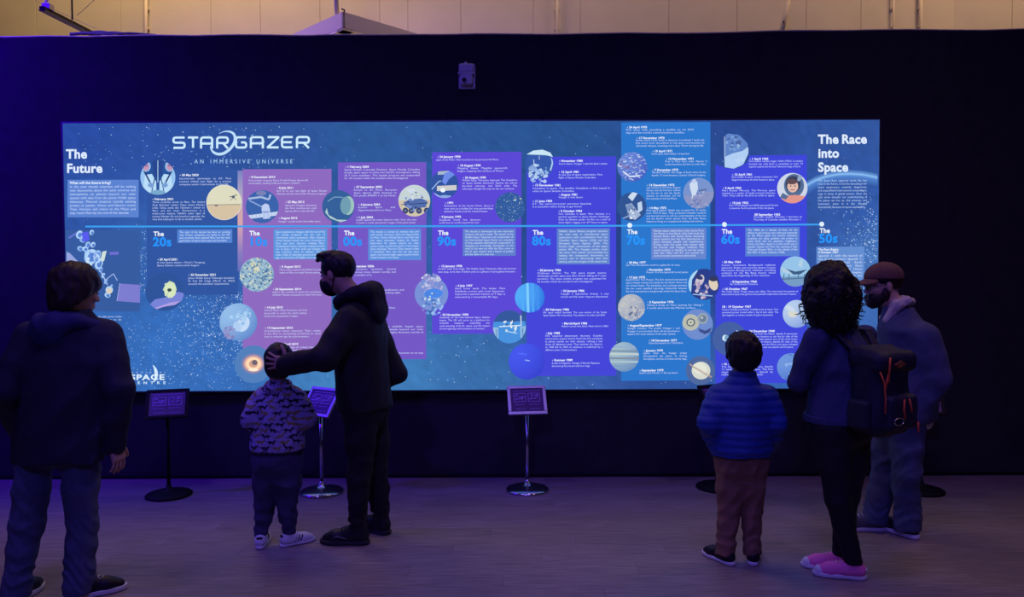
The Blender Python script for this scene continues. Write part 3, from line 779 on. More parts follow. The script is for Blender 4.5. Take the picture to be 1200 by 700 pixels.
CAPT = [  # header, hx, hy, x0, x1, first line y, pitch, lines, text
 ('30 May 2020', 213, 206.4, 210, 271, 210.4, 3.4, 3, "Second-rate astronauts to ISS. First crewed orbital test flight by a private company sends 2 astronauts to the ISS."),
 ('February 2021', 181, 234.6, 178.5, 240, 238, 3.35, 7, "Three countries arrive at Mars. The United Arab Emirates' orbiter Hope enters Martian orbit. China sends the Tianwen-1 orbiter to Mars, and the rover. Perseverance is a multi-rover mission. NASA's seeks signs of ancient Martian life and launches Ingenuity, the very first helicopter to fly on another planet."),
 ('29 April 2021', 187, 305.4, 184, 240, 308.8, 3.4, 2, "A new space station. China's Tiangong Space Station construction begins."),
 ('25 December 2021', 223.5, 323.4, 220.5, 275, 327, 3.4, 3, "James Webb Space Telescope launched. Its first full image (March 16, 2022) exceeds the scientists' expectations."),
 ('8 December 2010', 294.5, 208.8, 291.2, 361, 212.5, 3.3, 2, "First private company Space X with Dragon spacecraft successfully, sending orbit and returns to Earth."),
 ('8 July 2011', 327, 221.4, 324.2, 383, 224.9, 3.3, 2, "End of an era: last flight of Space Shuttle Atlantis and the end of the 30-year program."),
 ('25 May 2012', 337, 238.0, 334, 371, 241.8, 3.3, 3, "SpaceX's Dragon becomes the first commercial craft spacecraft to visit the ISS."),
 ('August 2012', 329, 256.8, 326, 376, 260.6, 3.3, 1, "Voyager 1 probe enters interstellar space."),
 ('5 August 2012', 330, 313.8, 327.5, 386, 317.3, 3.3, 2, "Mars science spacecraft NASA Curiosity rover lands on Mars to study Martian geology."),
 ('24 September 2014', 322.5, 340.2, 319.3, 384, 343.4, 3.3, 2, "India is the country to reach the red planet. Mars Orbiter Mission succeeds on their first time."),
 ('14 July 2015', 312.5, 361.6, 309.5, 360, 364.8, 3.4, 3, "Visit to Pluto: New Horizons, the first spacecraft to reach the dwarf planet, sends back spectacular images."),
 ('14 September 2015', 313, 385.6, 309.5, 376, 389, 3.3, 3, "Gravitational waves detected. Their reality is the first in something predicted to exist over a century ago by astronomers."),
 ('April 2019', 333, 404.6, 330, 380, 408.2, 3.3, 2, "First image of a black hole is taken by a network of radio dishes."),
 ('1 February 2003', 407, 196.8, 403.6, 492, 200, 3.35, 4, "Space Shuttle Columbia Disaster. Space Shuttle Columbia breaks apart upon re-entry into Earth's atmosphere, killing all 7 crew members. The shuttle program was suspended for 29 months while the accident was investigated."),
 ('27 September 2003', 417.5, 220.4, 414.5, 465, 223.7, 3.35, 3, "Europe to the Moon. European Space Agency (ESA) launches its first probe SMART-1 to the Moon."),
 ('4 January 2004', 422.5, 241, 419.5, 463, 244.1, 3.3, 2, "Rovers Spirit and Opportunity land on Mars."),
 ('1 July 2004', 420, 256, 417, 488, 258.8, 3.3, 2, "Cassini spacecraft enters Saturn's orbit. Over the next 13 years it sends spectacular images of the giant planet."),
 ('19 September 2006', 408, 313.4, 405, 464, 316.6, 3.4, 3, "New Horizons launched. Several observatories trace distant worlds and gather a sample of it."),
 ('24 August 2006', 417, 337.6, 414, 473.5, 341, 3.3, 2, "Pluto is given a new classification and declared a dwarf planet, making eight."),
 ('October 2007', 417, 358.6, 414, 464.5, 362, 3.3, 1, "China's first lunar probe orbits the Moon."),
 ('7 March 2009', 417, 380.4, 414, 496, 384, 3.4, 4, "Kepler space observatory (NASA) Kepler space telescope will search for planets beyond our solar system, and an era of space flights discovers worlds of others and our solar system."),
 ('June 2009', 417, 411.6, 414, 496, 415, 3.3, 2, "The Lunar Reconnaissance Orbiter launches on its way to the Moon."),
 ('24 January 1990', 515, 185, 511.5, 586, 188.3, 3.3, 1, "Japan to the Moon. Hiten launches on its journey to the Moon."),
 ('10 August 1990', 539, 195.2, 536, 594.5, 198.2, 3.3, 2, "Mapping Venus. Magellan spacecraft begins mapping the surface of Venus."),
 ('24 August 1990', 545, 209.4, 541.5, 606, 212.3, 3.35, 4, "Hubble Space Telescope deployed. The Canadarm on Space Shuttle Discovery deploys the school bus-sized telescope into Earth orbit. The telescope changes the way we see our universe."),
 ('1991', 524, 239, 520.5, 578, 242.3, 3.3, 3, "Dissolution of the Soviet Union. Space is now seen as a facility for true partnerships between Russia and the United States."),
 ('9 January 1992', 517.5, 255.4, 514.5, 563, 258.8, 3.3, 2, "Exoplanets found: first discovery confirmed of worlds beyond the Sun."),
 ('15 January 1996', 517, 313.2, 513.5, 605, 316.2, 3.5, 2, "Further away: look image. The Hubble Space Telescope takes astronomers back deep, more than 10 billion years to a glimpse of early galaxy formation."),
 ('4 July 1997', 536.5, 336.2, 533.2, 592, 339.3, 3.3, 4, "Mars rover lands. The lander Mars Pathfinder arrives with rover Sojourner. Sojourner's planned mission of 7 days is extended by a remarkable 83 days."),
 ('20 November 1998', 518.5, 370.2, 515, 574, 373.2, 3.3, 5, "Assembly of the International Space Station begins. The ISS will serve as a platform for scientific research, expanding our understanding of Earth, space, and the impact of microgravity environments on humans."),
 ('November 1980', 657.5, 189.8, 655, 713, 193, 3.3, 1, "First to Saturn. Voyager 1 visits the Saturn system."),
 ('12 April 1981', 657.5, 202.8, 654.5, 706, 205.8, 3.4, 2, "A new era of space exploration. First flight of Space Shuttle Columbia."),
 ('13 November 1981', 627, 218.4, 624, 715, 221.8, 3.3, 2, "Canadarm in space. The satellite Canadarm is first tested in orbit on Space Shuttle Columbia."),
 ('August 1981', 657.5, 229.4, 654.5, 684, 232.3, 3.3, 1, "Voyager 2 visits Saturn."),
 ('11 June 1983', 627, 237, 624, 693.5, 240, 3.3, 2, "E.T., the extra-terrestrial astronaut Spacelab, is a sensation when trying to get home."),
 ('5 October 1984', 657, 248.6, 654.5, 715, 251.8, 3.35, 4, "First Canadian in Space. Marc Garneau is a payload specialist on Space Shuttle Challenger. Over his lifetime career, he flew on a total of three flights, logging over 677 hours in space."),
 ('28 January 1986', 632.5, 318, 629.5, 710.5, 321.2, 3.35, 4, "Challenger disaster. The 10th space shuttle mission Challenger breaks apart just after launch, killing all 7 crew members. The space shuttle program was suspended for 32 months while the accident was investigated."),
 ('24 January 1986', 660, 342.2, 657, 713.5, 345.6, 3.3, 2, "Voyager 2 approaches Uranus. 2 new moons and the outer rings are discovered."),
 ('20 February 1986', 639.5, 364.2, 636.5, 711, 367.4, 3.3, 2, "Mir space station launched. The core section of the Soviet Space Station Mir is launched. The station is in orbit until 2001."),
 ('March/April 1986', 661, 380.4, 658, 714.5, 383.5, 3.3, 1, "Halley's comet visits Earth. Next visit is in 2061."),
 ('July 1988', 642, 391.8, 639, 706, 394.8, 3.3, 6, "First suspected planet-moon discovery. Canadian astronomers suspect they've found the first exoplanet (a planet outside our solar system), orbiting a star about 45 lightyears away. They estimate the distance to 1988 but by 2003 its existence is confirmed by a different team of astronomers."),
 ('Summer 1989', 649.5, 423.4, 646.5, 703, 426.8, 3.3, 2, "A visit to Neptune. Voyager 2 flies by Neptune, discovering five moons and four rings."),
 ('24 April 1970', 737, 150.4, 733.5, 813, 153.2, 3.4, 2, "First space walk, launching a satellite on 1st 2015 days and the world's communications satellite."),
 ('17 November 1970', 748.5, 163, 745, 825.5, 165.4, 3.3, 3, "Soviet robot rover lands in America. Lunokhod 1 lands the first moon rover (Lunokhod 1) into space and launched its 10-month mission, traveling more than 10 km during its life."),
 ('19 April 1971', 767, 178.4, 763.5, 809, 181.3, 3.3, 1, "Soviet space station Salyut 1 is launched."),
 ('13 November 1971', 783, 187.4, 779.5, 828.5, 190.3, 3.3, 2, "First to Mars from orbit. Mariner 9 probe becomes the first to orbit Mars."),
 ('7 December 1972', 767, 200.4, 763.5, 827.5, 203.2, 3.3, 2, "The Blue Marble. The image of Earth taken by the Apollo 17 crew became a symbol of Earth imagery."),
 ('14 December 1972', 760.5, 218.2, 757.5, 797.5, 221, 3.2, 5, "Last humans on the Moon. Eugene Cernan and the Harrison Schmitt are the last to end the Apollo missions as astronauts, and the first scientist to visit the Moon."),
 ('14 May 1973', 761, 245, 757.5, 827.5, 247.6, 3.25, 5, "First space station. Skylab was occupied for 24 weeks over 1973-74 days. They produced scientific research and learned more to aid our understanding of the Sun and the Earth's ozone system from the solar flares, helped to bring in a unexpected widespread science."),
 ('20 May 1977', 737, 309, 733.5, 798, 311.8, 3.3, 1, "Star Wars introduced a world to a galaxy far, far away."),
 ('November 1973', 760.5, 317.4, 757.5, 808, 320.2, 3.3, 1, "Pioneer 10 is first spacecraft to visit Jupiter."),
 ('17 July 1975', 737, 326.4, 733.5, 805, 329, 3.4, 5, "Apollo-Soyuz Test Project. The first manned international space mission carried out jointly by the Soviet Union and the United States. The handshake and exchange between the two crews signalled improving relationship between the two superpowers and generally ended the Space Race."),
 ('3 September 1976', 761, 355.4, 758, 824.5, 358.8, 3.3, 2, "Viking 2 lands on Mars. Joining the Viking 1 it sends data from the Martian surface."),
 ('August/September 1977', 738, 382.8, 735, 796.5, 386, 3.35, 3, "Voyager missions. The probes Voyager 1 and Voyager 2 are launched. Both will be launched to explore the outer planets of the solar system."),
 ('18 November 1977', 763, 400.4, 760, 801, 403.2, 3.3, 1, "Close Encounters of a Third Kind."),
 ('January 1979', 757, 412.2, 754, 805, 415, 3.4, 3, "Jupiter close: the Voyager probes photographed the planet, its swirling atmosphere, and the Io moons and its rings."),
 ('September 1979', 752, 435.4, 749, 796, 438.2, 3.3, 1, "Saturn visits Pioneer 11 flies by Saturn."),
 ('1 April 1960', 881, 187.4, 877.5, 941, 190, 3.2, 3, "First weather satellite images. NASA (TIROS 1) weather launched into orbit Earth is transmitted to orbit. TV reports reached and the best Television image of Earth."),
 ('12 April 1961', 860.5, 205.8, 857.5, 911.5, 208.5, 3.3, 2, "First human in space. Soviet cosmonaut Yuri Gagarin becomes the first human in space."),
 ('4 April 1962', 849.5, 221.6, 846, 908.5, 224.4, 3.0, 3, "Mars nuclear Mercury. The Mercury space mission is a series of multi-crewed missions 1961. They will be the first to orbit in space."),
 ('10 July 1962', 858, 239, 854.5, 912, 241.8, 3.2, 2, "First TV broadcast from NASA spacecraft Mariner 2 transmits the first pictures of the real planet."),
 ('28 September 1962', 884, 252.8, 883, 940, 255.3, 3.2, 2, "Canadian satellite Alouette 1 launches on Thursday of Canadian satellite Alouette 1."),
 ('20 May 1964', 848.5, 308.4, 845.5, 909, 311.9, 3.05, 5, "Cosmic microwave Background radiation detected. Radio astronomers detect Cosmic Microwave Background radiation providing evidence for the Big Bang theory, which describes the beginning of our universe."),
 ('8 September 1966', 858.5, 331.4, 855.5, 889, 334.1, 3.1, 1, "Star Trek first aired on TV premieres."),
 ('10 October 1967', 849, 340, 845.5, 935, 342.9, 3.1, 2, "The Outer Space Treaty comes into effect. The most basic framework of international space law governs the peaceful exploration and use of space."),
 ('18 - 19 October 1967', 846, 360.8, 846, 912, 364, 3.2, 3, "Venera 4 (USSR) and Mariner 5 (USA) arrive at Venus. Two unmanned probes arrived within a day of each other. The data together to create a sample of space cooperation."),
 ('24 December 1968', 878, 389.4, 875, 934.5, 392.5, 3.1, 6, "Earth rise from the Moon. Apollo 8 astronauts are the first humans to see the far side of the Moon, and they capture one of the most iconic photographs in history. Apollo 8's view of the Earth rising above the Moon and space changed how the world saw our planet and its place."),
 ('16 - 24 July 1969', 848, 428, 845.5, 906, 431, 3.1, 4, "The first humans on the Moon. Apollo 11 lands on the lunar surface. The first steps are a transmission shared by millions on TV all over the Earth."),
 ('', 0, 0, 88, 142.5, 372.4, 3.5, 3, "Mars Sample Return will carry rocks from the surface of Mars to be studied"),
 ('', 0, 0, 88, 142.5, 393.8, 3.7, 2, "Artemis missions: in 2025 it will use the new station around orbit"),
 ('', 0, 0, 88, 142.5, 411.4, 3.6, 2, "Dragonfly to Titan. Saturn's moon. Rotorcraft flying this rover."),
]
for hd_, hx, hy, x0_, x1_, y_, pt, n_, tx in CAPT:
    a = Art(0.0018)
    if hd_:
        if hd_ not in ('18 - 19 October 1967', '28 September 1962'):
            a.ell(hx - 1.8, hy - 1.0, 0.5, col=(225, 235, 255), n=6)
        put(a, hd_, hx, hy, 2.35, (236, 243, 255), 1, 1.05)
    para(a, tx, x0_, x1_, y_, pt, n_, 2.0, (205, 218, 255))
    a.build('caption', FILM)

# ---- round pictures
def pic(label, fn, name='picture'):
    a = Art(0.0009); fn(a); a.build(name, FILM, label)
def p_crew(a):
    c = (185, 208, 20.5); a.ell(*c[:2], c[2], col=(40, 84, 150))
    for s in (-1, 1):
        x = 185 + s * 9
        a.poly([(185 + s * 1.5, 229), (185 + s * 2, 213), (185 + s * 7, 204), (185 + s * 15, 205), (185 + s * 20, 214), (185 + s * 17, 229)], (186, 222, 246), c)
        a.poly([(185 + s * 14, 199), (185 + s * 21, 199), (185 + s * 21, 213), (185 + s * 17, 218)], (150, 196, 238), c)
        a.line([(185 + s * 18, 197), (185 + s * 8, 216)], 1.8, (28, 56, 110), c); a.line([(185 + s * 3, 206), (185 + s * 7, 224)], 1.2, (40, 74, 130), c)
        a.ell(185 + s * 14, 195, 5.6, 6.4, (150, 190, 232), clip=c); a.ell(185 + s * 14, 195.5, 3.8, 4.6, (196, 150, 178), clip=c); a.ell(185 + s * 13.5, 194, 2, 1.6, (150, 120, 160), clip=c)
        a.poly([(185 + s * 5, 216), (185 + s * 10, 213), (185 + s * 12, 218), (185 + s * 6, 221)], (120, 160, 210), c)
    a.poly([(178, 190), (185, 186), (192, 190), (190, 204), (185, 209), (180, 204)], (38, 72, 138), c)
    a.line([(185, 188), (185, 214)], 0.8, (190, 220, 250), c); a.ell(185, 226, 9, 3.2, (120, 170, 200), clip=c)
pic('two crew in white suits', p_crew)
def p_mars(a):
    c = (262.5, 237.3, 20); a.ell(*c[:2], c[2] + 0.7, col=(225, 225, 215)); a.ell(*c[:2], c[2], col=(222, 220, 190))
    a.poly([(240, 240.5), (286, 239.6), (286, 260), (240, 260)], (214, 194, 160), c); a.line([(241, 240.3), (284, 239.6)], 0.9, (150, 146, 140), c)
    a.line([(269, 231), (278, 228.5)], 0.9, (70, 90, 110), c); a.ell(273.5, 231, 1.8, 1.3, (80, 90, 100)); a.line([(273, 232), (270, 235)], .6, (90, 100, 110), c); a.line([(274, 232), (277, 234.5)], .6, (90, 100, 110), c); a.ell(253.5, 241, 2.2, 0.9, (120, 110, 110))
pic('helicopter over pale desert', p_mars)
def p_jwst(a):
    c = (193, 342, 22.5); a.ell(*c[:2], c[2], col=(46, 84, 150))
    a.poly([(174, 358), (182, 351), (197, 348), (208, 342), (216, 344), (213, 353), (200, 357), (183, 363)], (120, 132, 214), c); a.poly([(180, 361.5), (200, 354.5), (212, 353), (205, 357.5), (190, 360), (181, 363.5)], (176, 158, 224), c)
    a.poly([(194, 333), (199, 329.5), (204, 331.5), (206.5, 337), (206, 344), (202, 349), (197, 349), (193, 344.5), (191.8, 338)], (216, 232, 190)); a.ell(198.6, 340, 2.6, 2.0, (60, 80, 60)); a.line([(198.6, 340), (194, 350)], .6, (150, 170, 180))
    for t_ in range(8): a.ell(199 + 6.6 * math.cos(t_ * .785), 339.5 + 8.6 * math.sin(t_ * .785), 1.6, col=(206, 224, 182), n=6)
    a.ell(198.6, 340, 2.6, 2.0, (52, 70, 60))
pic('gold mirror telescope', p_jwst)
def p_dragon(a):
    c = (307.3, 242.3, 19.3); a.ell(*c[:2], c[2], col=(58, 100, 170))
    a.line([(291, 233), (306, 231), (315, 234), (317, 228)], 2.2, (170, 190, 225), c); a.line([(292, 235), (308, 243)], 1.6, (140, 165, 215), c); a.ell(306, 226.5, 6, 3, (120, 130, 180), clip=c)
    a.poly([(290, 252.5), (326, 248), (326, 252.5), (290, 257)], (198, 214, 240), c); a.poly([(307, 241), (311, 238.5), (315, 240), (316.5, 246), (316.5, 256), (308.5, 257), (306.5, 246)], (190, 206, 240), c); a.ell(311.5, 248.5, 4.6, 1.2, (140, 160, 215), clip=c)
    for k in range(8): a.line([(291 + k * 4.6, 250), (291 + k * 4.6, 257.5)], .35, (120, 140, 200), c)
pic('capsule with solar panels', p_dragon)
def p_cres(a):
    c = (396.5, 242, 19); a.ell(*c[:2], c[2], col=(52, 96, 152))
    a.ell(408, 241, 7, 11, (160, 196, 190), .05, c); a.ell(405, 241, 6.2, 10.4, (112, 158, 176), .05, c); a.poly([(383, 244), (385, 252), (395, 257.5), (408, 258), (399, 260.5), (387, 256), (381, 249)], (176, 206, 206), c); a.line([(384, 236), (392, 231), (402, 231.5)], 1.2, (120, 160, 190), c)
pic('dark ringed planet', p_cres)
def p_rover(a):
    c = (485.5, 235.3, 18.6); a.ell(*c[:2], c[2], col=(198, 212, 214)); a.poly([(466, 235), (506, 234), (506, 256), (466, 256)], (208, 196, 172), c)
    a.poly([(473, 237), (480, 234), (494, 232.5), (501, 236), (499, 243), (480, 245), (474, 241)], (84, 110, 172), c); a.line([(484, 235), (482.5, 225), (480, 223)], 1.3, (220, 228, 240), c); a.poly([(477, 221.5), (486, 221), (486, 224.5), (478, 225)], (210, 220, 235), c)
    for x in (475, 482, 491, 500): a.ell(x, 247, 3.4, 3.6, (50, 66, 104), clip=c); a.ell(x, 247, 1.4, col=(120, 130, 150), clip=c)
    a.line([(470, 240), (502, 238)], .8, (40, 60, 100), c); a.blots(485.5, 236, 12, [(120, 150, 210), (60, 80, 130)], 14, .6, 1.8, 3)
pic('six wheeled rover', p_rover)
def p_rock(a):
    c = (301, 322, 20); a.ell(*c[:2], c[2], col=(150, 184, 206)); a.blots(*c, [(186, 208, 206), (92, 130, 168), (206, 216, 196), (116, 156, 190), (76, 112, 150), (150, 184, 206)], 320, .4, 1.7, 4)
    a.blots(299, 313, 7, [(216, 216, 190), (200, 206, 170)], 14, 1, 2.2, 5)
pic('mottled rocky moon', p_rock)
def p_pluto(a):
    c = (279.3, 377.5, 22); a.shade(*c, (158, 200, 238), (98, 140, 204)); a.ell(285, 380, 7, 9.5, (196, 220, 246), .5, c); a.ell(278, 383, 4.5, 6, (176, 206, 242), -.5, c)
    a.blots(269, 390, 8, [(138, 140, 196), (124, 126, 188), (146, 152, 204)], 30, 1.0, 2.6, 6); a.blots(282, 372, 13, [(150, 190, 236), (170, 208, 242)], 20, 1, 3, 8)
pic('pale icy dwarf planet', p_pluto)
def p_hole(a):
    c = (297, 427, 22); a.ell(*c[:2], c[2], col=(82, 128, 186))
    for r, col in ((13.5, (120, 128, 176)), (11.5, (176, 146, 166)), (10, (226, 176, 160)), (8.6, (250, 208, 166)), (7.2, (255, 226, 190)), (5.8, (252, 208, 156)), (4.8, (210, 160, 140))): a.ell(297, 426.5, r * 1.06, r * .9, col, clip=c)
    a.ell(298.5, 425, 3.3, 3.1, (112, 100, 110)); a.ell(297, 433.5, 6, 1.8, (255, 236, 208))
pic('glowing black hole ring', p_hole)
def p_hubble(a):
    c = (521, 216, 16.3); a.ell(*c[:2], c[2], col=(50, 84, 160)); a.poly([(513, 201), (532, 200), (532, 204), (513, 205)], (170, 186, 205), c); a.poly([(512, 218), (535, 217), (535, 223), (512, 224)], (206, 206, 206), c)
    a.poly([(521, 203), (529, 200), (534, 204), (526, 210), (522, 217), (518, 213)], (110, 140, 232), c); a.line([(506, 222), (514, 213), (517, 212)], 1.1, (170, 196, 240), c); a.line([(507, 226), (516, 231), (528, 230)], 1.4, (170, 200, 245), c); a.ell(519, 223, 3, 2.6, (240, 248, 255)); a.ell(521, 230.5, 6, 1.8, (140, 170, 225), clip=c)
pic('orbiting telescope with panels', p_hubble)
def p_field(a):
    c = (597.6, 243, 17.5); a.ell(*c[:2], c[2], col=(50, 92, 158)); RR = np.random.RandomState(2)
    for k in range(90):
        t_, q = RR.uniform(0, 2 * PI), 16.8 * math.sqrt(RR.uniform()); s = RR.choice([.3, .35, .45, .6, .9], p=[.4, .25, .2, .1, .05])
        a.ell(597.6 + q * math.cos(t_), 243 + q * math.sin(t_), s, col=[(190, 220, 235), (220, 224, 190), (150, 190, 235)][RR.randint(3)], n=5)
pic('deep field of galaxies', p_field)
def p_lander(a):
    c = (632, 193, 16.3); a.ell(*c[:2], c[2], col=(52, 90, 170)); a.poly([(617, 181), (625, 176.5), (636, 175.5), (645, 179), (648, 184), (640, 182), (630, 181.5)], (200, 230, 244)); a.line([(646, 182), (647.5, 191), (645, 200)], 1.8, (170, 204, 240), c)
    a.line([(626, 196), (625.5, 187)], .9, (190, 210, 240), c); a.blots(628, 202, 10, [(150, 184, 232), (190, 214, 244), (110, 140, 205)], 40, .8, 2.4, 9); a.ell(624, 197, 4, 3.4, (130, 160, 214)); a.blots(632, 205, 12, [(140, 176, 228), (180, 206, 240)], 26, .8, 2.6, 10); a.line([(632, 183), (632, 187)], .7, (190, 210, 240))
pic('astronaut repairing a satellite', p_lander)
def p_blue(a):
    c = (505.6, 344.5, 19.6); a.ell(*c[:2], c[2], col=(120, 146, 214)); a.blots(505, 334, 14, [(176, 180, 220), (150, 150, 206), (198, 206, 232), (126, 136, 206)], 70, .8, 2.6, 12)
    a.blots(507, 356, 14, [(80, 120, 196), (150, 190, 236), (110, 150, 220)], 46, .8, 2.6, 13); a.ell(508, 344, 11, 5.6, (74, 136, 232), -.05, c); a.blots(506, 351, 9, [(196, 220, 238), (90, 110, 150)], 16, .6, 1.8, 14)
pic('rocky plain around a blue lander', p_blue)
def p_uranus(a):
    c = (620.8, 349, 17.4); a.shade(*c, (92, 184, 252), (48, 120, 226), -.3, -.1)
    for x, w_, col in ((612, 3, (82, 172, 248)), (618, 3, (128, 206, 252)), (624, 2.6, (80, 166, 248)), (630, 3, (66, 146, 240))): a.poly([(x - w_ / 2, 330), (x + w_ / 2, 330), (x + w_ / 2 + 1, 368), (x - w_ / 2 + 1, 368)], col, c)
pic('bright blue banded planet', p_uranus)
def p_iss(a):
    c = (597, 383.2, 19.4); a.ell(*c[:2], c[2], col=(52, 88, 156)); a.poly([(577, 377.5), (617, 376.5), (617, 404), (577, 404)], (72, 146, 222), c); a.poly([(577, 384), (584, 384), (584, 398), (577, 396)], (150, 190, 226), c); a.poly([(609, 383), (617, 382), (617, 396), (610, 397)], (140, 184, 226), c)
    a.blots(597, 383, 9, [(226, 240, 246), (60, 80, 120), (190, 214, 234)], 22, .6, 2.0, 15); a.line([(585, 383), (611, 381.5)], 1.2, (220, 236, 246), c); a.line([(592, 388), (606, 391)], .9, (200, 226, 246), c)
    a.poly([(609.5, 370), (611, 369.6), (611.6, 381), (610, 381)], (190, 206, 232)); a.line([(582, 386), (582, 396)], .8, (70, 110, 170), c); a.line([(612.5, 385), (613, 395)], .8, (70, 110, 170), c)
pic('space station above Earth', p_iss)
def p_nep(a):
    c = (617.3, 423.8, 21.2); a.shade(*c, (72, 92, 244), (56, 66, 206)); a.ell(618, 422.6, 3.4, .7, (150, 180, 250), .15); a.ell(612, 415, 6, 1.2, (80, 104, 248), .1)
pic('deep blue planet', p_nep)
def p_jup(a):
    c = (731.5, 418.4, 17.4); a.shade(*c, (172, 198, 206), (108, 142, 188))
    for y_, h_, col in ((406.5, 2.2, (150, 176, 206)), (411.5, 1.7, (120, 140, 164)), (415, 2.5, (190, 206, 204)), (420, 1.8, (128, 140, 156)), (424, 2.4, (172, 196, 206)), (429, 1.5, (126, 156, 190))): a.poly([(712, y_ - h_ / 2), (752, y_ - h_ / 2 + .4), (752, y_ + h_ / 2 + .4), (712, y_ + h_ / 2)], col, c)
pic('banded gas giant', p_jup)
def p_earth(a):
    c = (741, 195.6, 17.4); a.shade(*c, (110, 142, 220), (70, 92, 190)); a.blots(*c, [(190, 206, 240), (150, 172, 230), (206, 220, 244)], 120, .3, 1.9, 16, .4); a.blots(735, 190, 9, [(110, 104, 170), (130, 130, 190)], 9, 1, 3, 17); a.line([(730, 201), (738, 207), (750, 206)], 1.6, (220, 232, 250), c)
pic('whole Earth with clouds', p_earth)
def p_sky(a):
    c = (740.6, 242.5, 17); a.ell(*c[:2], c[2], col=(48, 84, 146)); a.poly([(736, 231), (742, 224), (747, 227), (741, 236)], (206, 222, 240), c); a.poly([(747, 238), (752, 236), (753, 246), (748, 250)], (190, 212, 238), c)
    a.poly([(733, 240), (740, 238), (746, 246), (751, 252), (744, 258), (737, 254)], (160, 180, 212), c); a.ell(738, 243, 4, 4, (120, 146, 190)); a.blots(741, 250, 7, [(220, 232, 246), (90, 110, 160)], 16, .6, 1.7, 18); a.line([(730, 256), (740, 252)], 1, (170, 196, 230), c)
pic('space station with one panel', p_sky)
def p_moonw(a):
    c = (818.5, 226.4, 18); a.ell(*c[:2], c[2], col=(120, 148, 206)); a.poly([(799, 230), (838, 224), (838, 246), (799, 246)], (140, 150, 196), c); a.blots(820, 234, 13, [(104, 124, 184), (160, 172, 210), (130, 134, 180)], 70, .4, 1.6, 19)
    a.poly([(808, 216), (812, 211.5), (817, 213), (818, 221), (815, 229), (811, 229), (809, 222)], (206, 220, 242)); a.ell(813.5, 212.5, 2.5, 2.7, (190, 206, 236)); a.line([(812, 228), (811, 233)], 1.5, (200, 214, 240)); a.line([(819, 224), (828, 222)], 1.2, (70, 90, 140), c)
pic('astronaut walking on the Moon', p_moonw)
def p_venus2(a):
    c = (740, 360.6, 15.8); a.shade(*c, (196, 198, 200), (136, 150, 186)); a.blots(*c, [(198, 196, 196), (172, 178, 190), (186, 190, 196)], 80, .6, 2.0, 20); a.blots(742, 365, 8, [(92, 106, 140), (120, 126, 150)], 12, .5, 1.5, 21)
pic('grey cratered planet', p_venus2)
def p_faces(a):
    c = (825, 333.4, 18.3); a.ell(*c[:2], c[2], col=(42, 62, 138)); a.poly([(806, 322), (814, 316), (818, 317), (811, 328), (810, 342), (806, 342)], (170, 214, 244), c); a.ell(820, 329, 4.6, 7.4, (206, 196, 210), .5, c); a.ell(836, 333, 5.2, 7.6, (222, 208, 186), -.3, c); a.ell(836, 327, 5, 3, (50, 56, 90), 0, c)
    a.blots(822, 340, 11, [(208, 196, 210), (40, 48, 110), (180, 160, 190), (66, 84, 160)], 26, .8, 2.5, 22); a.ell(819, 325, 5, 2.6, (52, 60, 110), .4, c); a.line([(812, 345), (835, 347)], 1.2, (160, 190, 230), c)
pic('two astronauts shaking hands', p_faces)
def p_record(a):
    c = (817.5, 380.4, 18); a.ell(*c[:2], c[2], col=(110, 140, 206)); a.ell(809.5, 378, 10, 9.6, (186, 190, 176), 0, c); a.ell(809.5, 378, 5.2, 4.8, (82, 96, 112)); a.ell(809.5, 378, 3.8, 3.5, (196, 198, 180)); a.ell(809.5, 378, 1, 1, (90, 100, 110)); a.ell(823.5, 373.5, 6.3, 6.6, (150, 166, 176), 0, c); a.ell(823.5, 373.5, 4, 4.2, (106, 124, 150)); a.ell(822.5, 372.5, 1.6, 1.8, (180, 190, 190))
    a.poly([(818, 386), (826, 388), (834, 384), (832, 389), (826, 392), (820, 389)], (62, 80, 140), c); a.line([(818, 385), (834, 391)], .7, (50, 70, 130), c)
pic('golden disc and probe', p_record)
def p_saturn(a):
    c = (820.8, 434.5, 17); a.ell(*c[:2], c[2], col=(78, 104, 158)); a.ell(821.5, 434.5, 11, 10.4, (214, 218, 206)); a.ell(820, 432, 8.6, 6.6, (228, 230, 216), .3); a.line([(808, 426.8), (834, 442)], 1.1, (196, 170, 150)); a.line([(809, 428.6), (833, 443.4)], .6, (150, 136, 140))
pic('pale ringed planet', p_saturn)
def p_erise(a):
    c = (857, 177.5, 20.3); cut = [(851, 156), (860, 157.5), (866, 158), (876, 168), (877, 180), (871, 193), (860, 198), (850, 196.5), (848.6, 184), (848.8, 170)]
    a.poly(cut, (96, 132, 200), (857, 177.5, 21)); a.poly([(849.5, 184), (858, 180), (870, 177), (877, 172), (877, 180), (871, 193), (860, 197.6), (850, 196)], (176, 206, 244), c)
    a.blots(860, 168, 9, [(150, 186, 226), (70, 100, 160), (120, 160, 214)], 22, .8, 2.3, 23); a.blots(866, 189, 6, [(160, 194, 238), (186, 212, 246)], 10, 1, 2, 24); a.line([(849, 160), (849.6, 196)], .7, (190, 210, 236))
pic('crescent Moon half lit', p_erise)
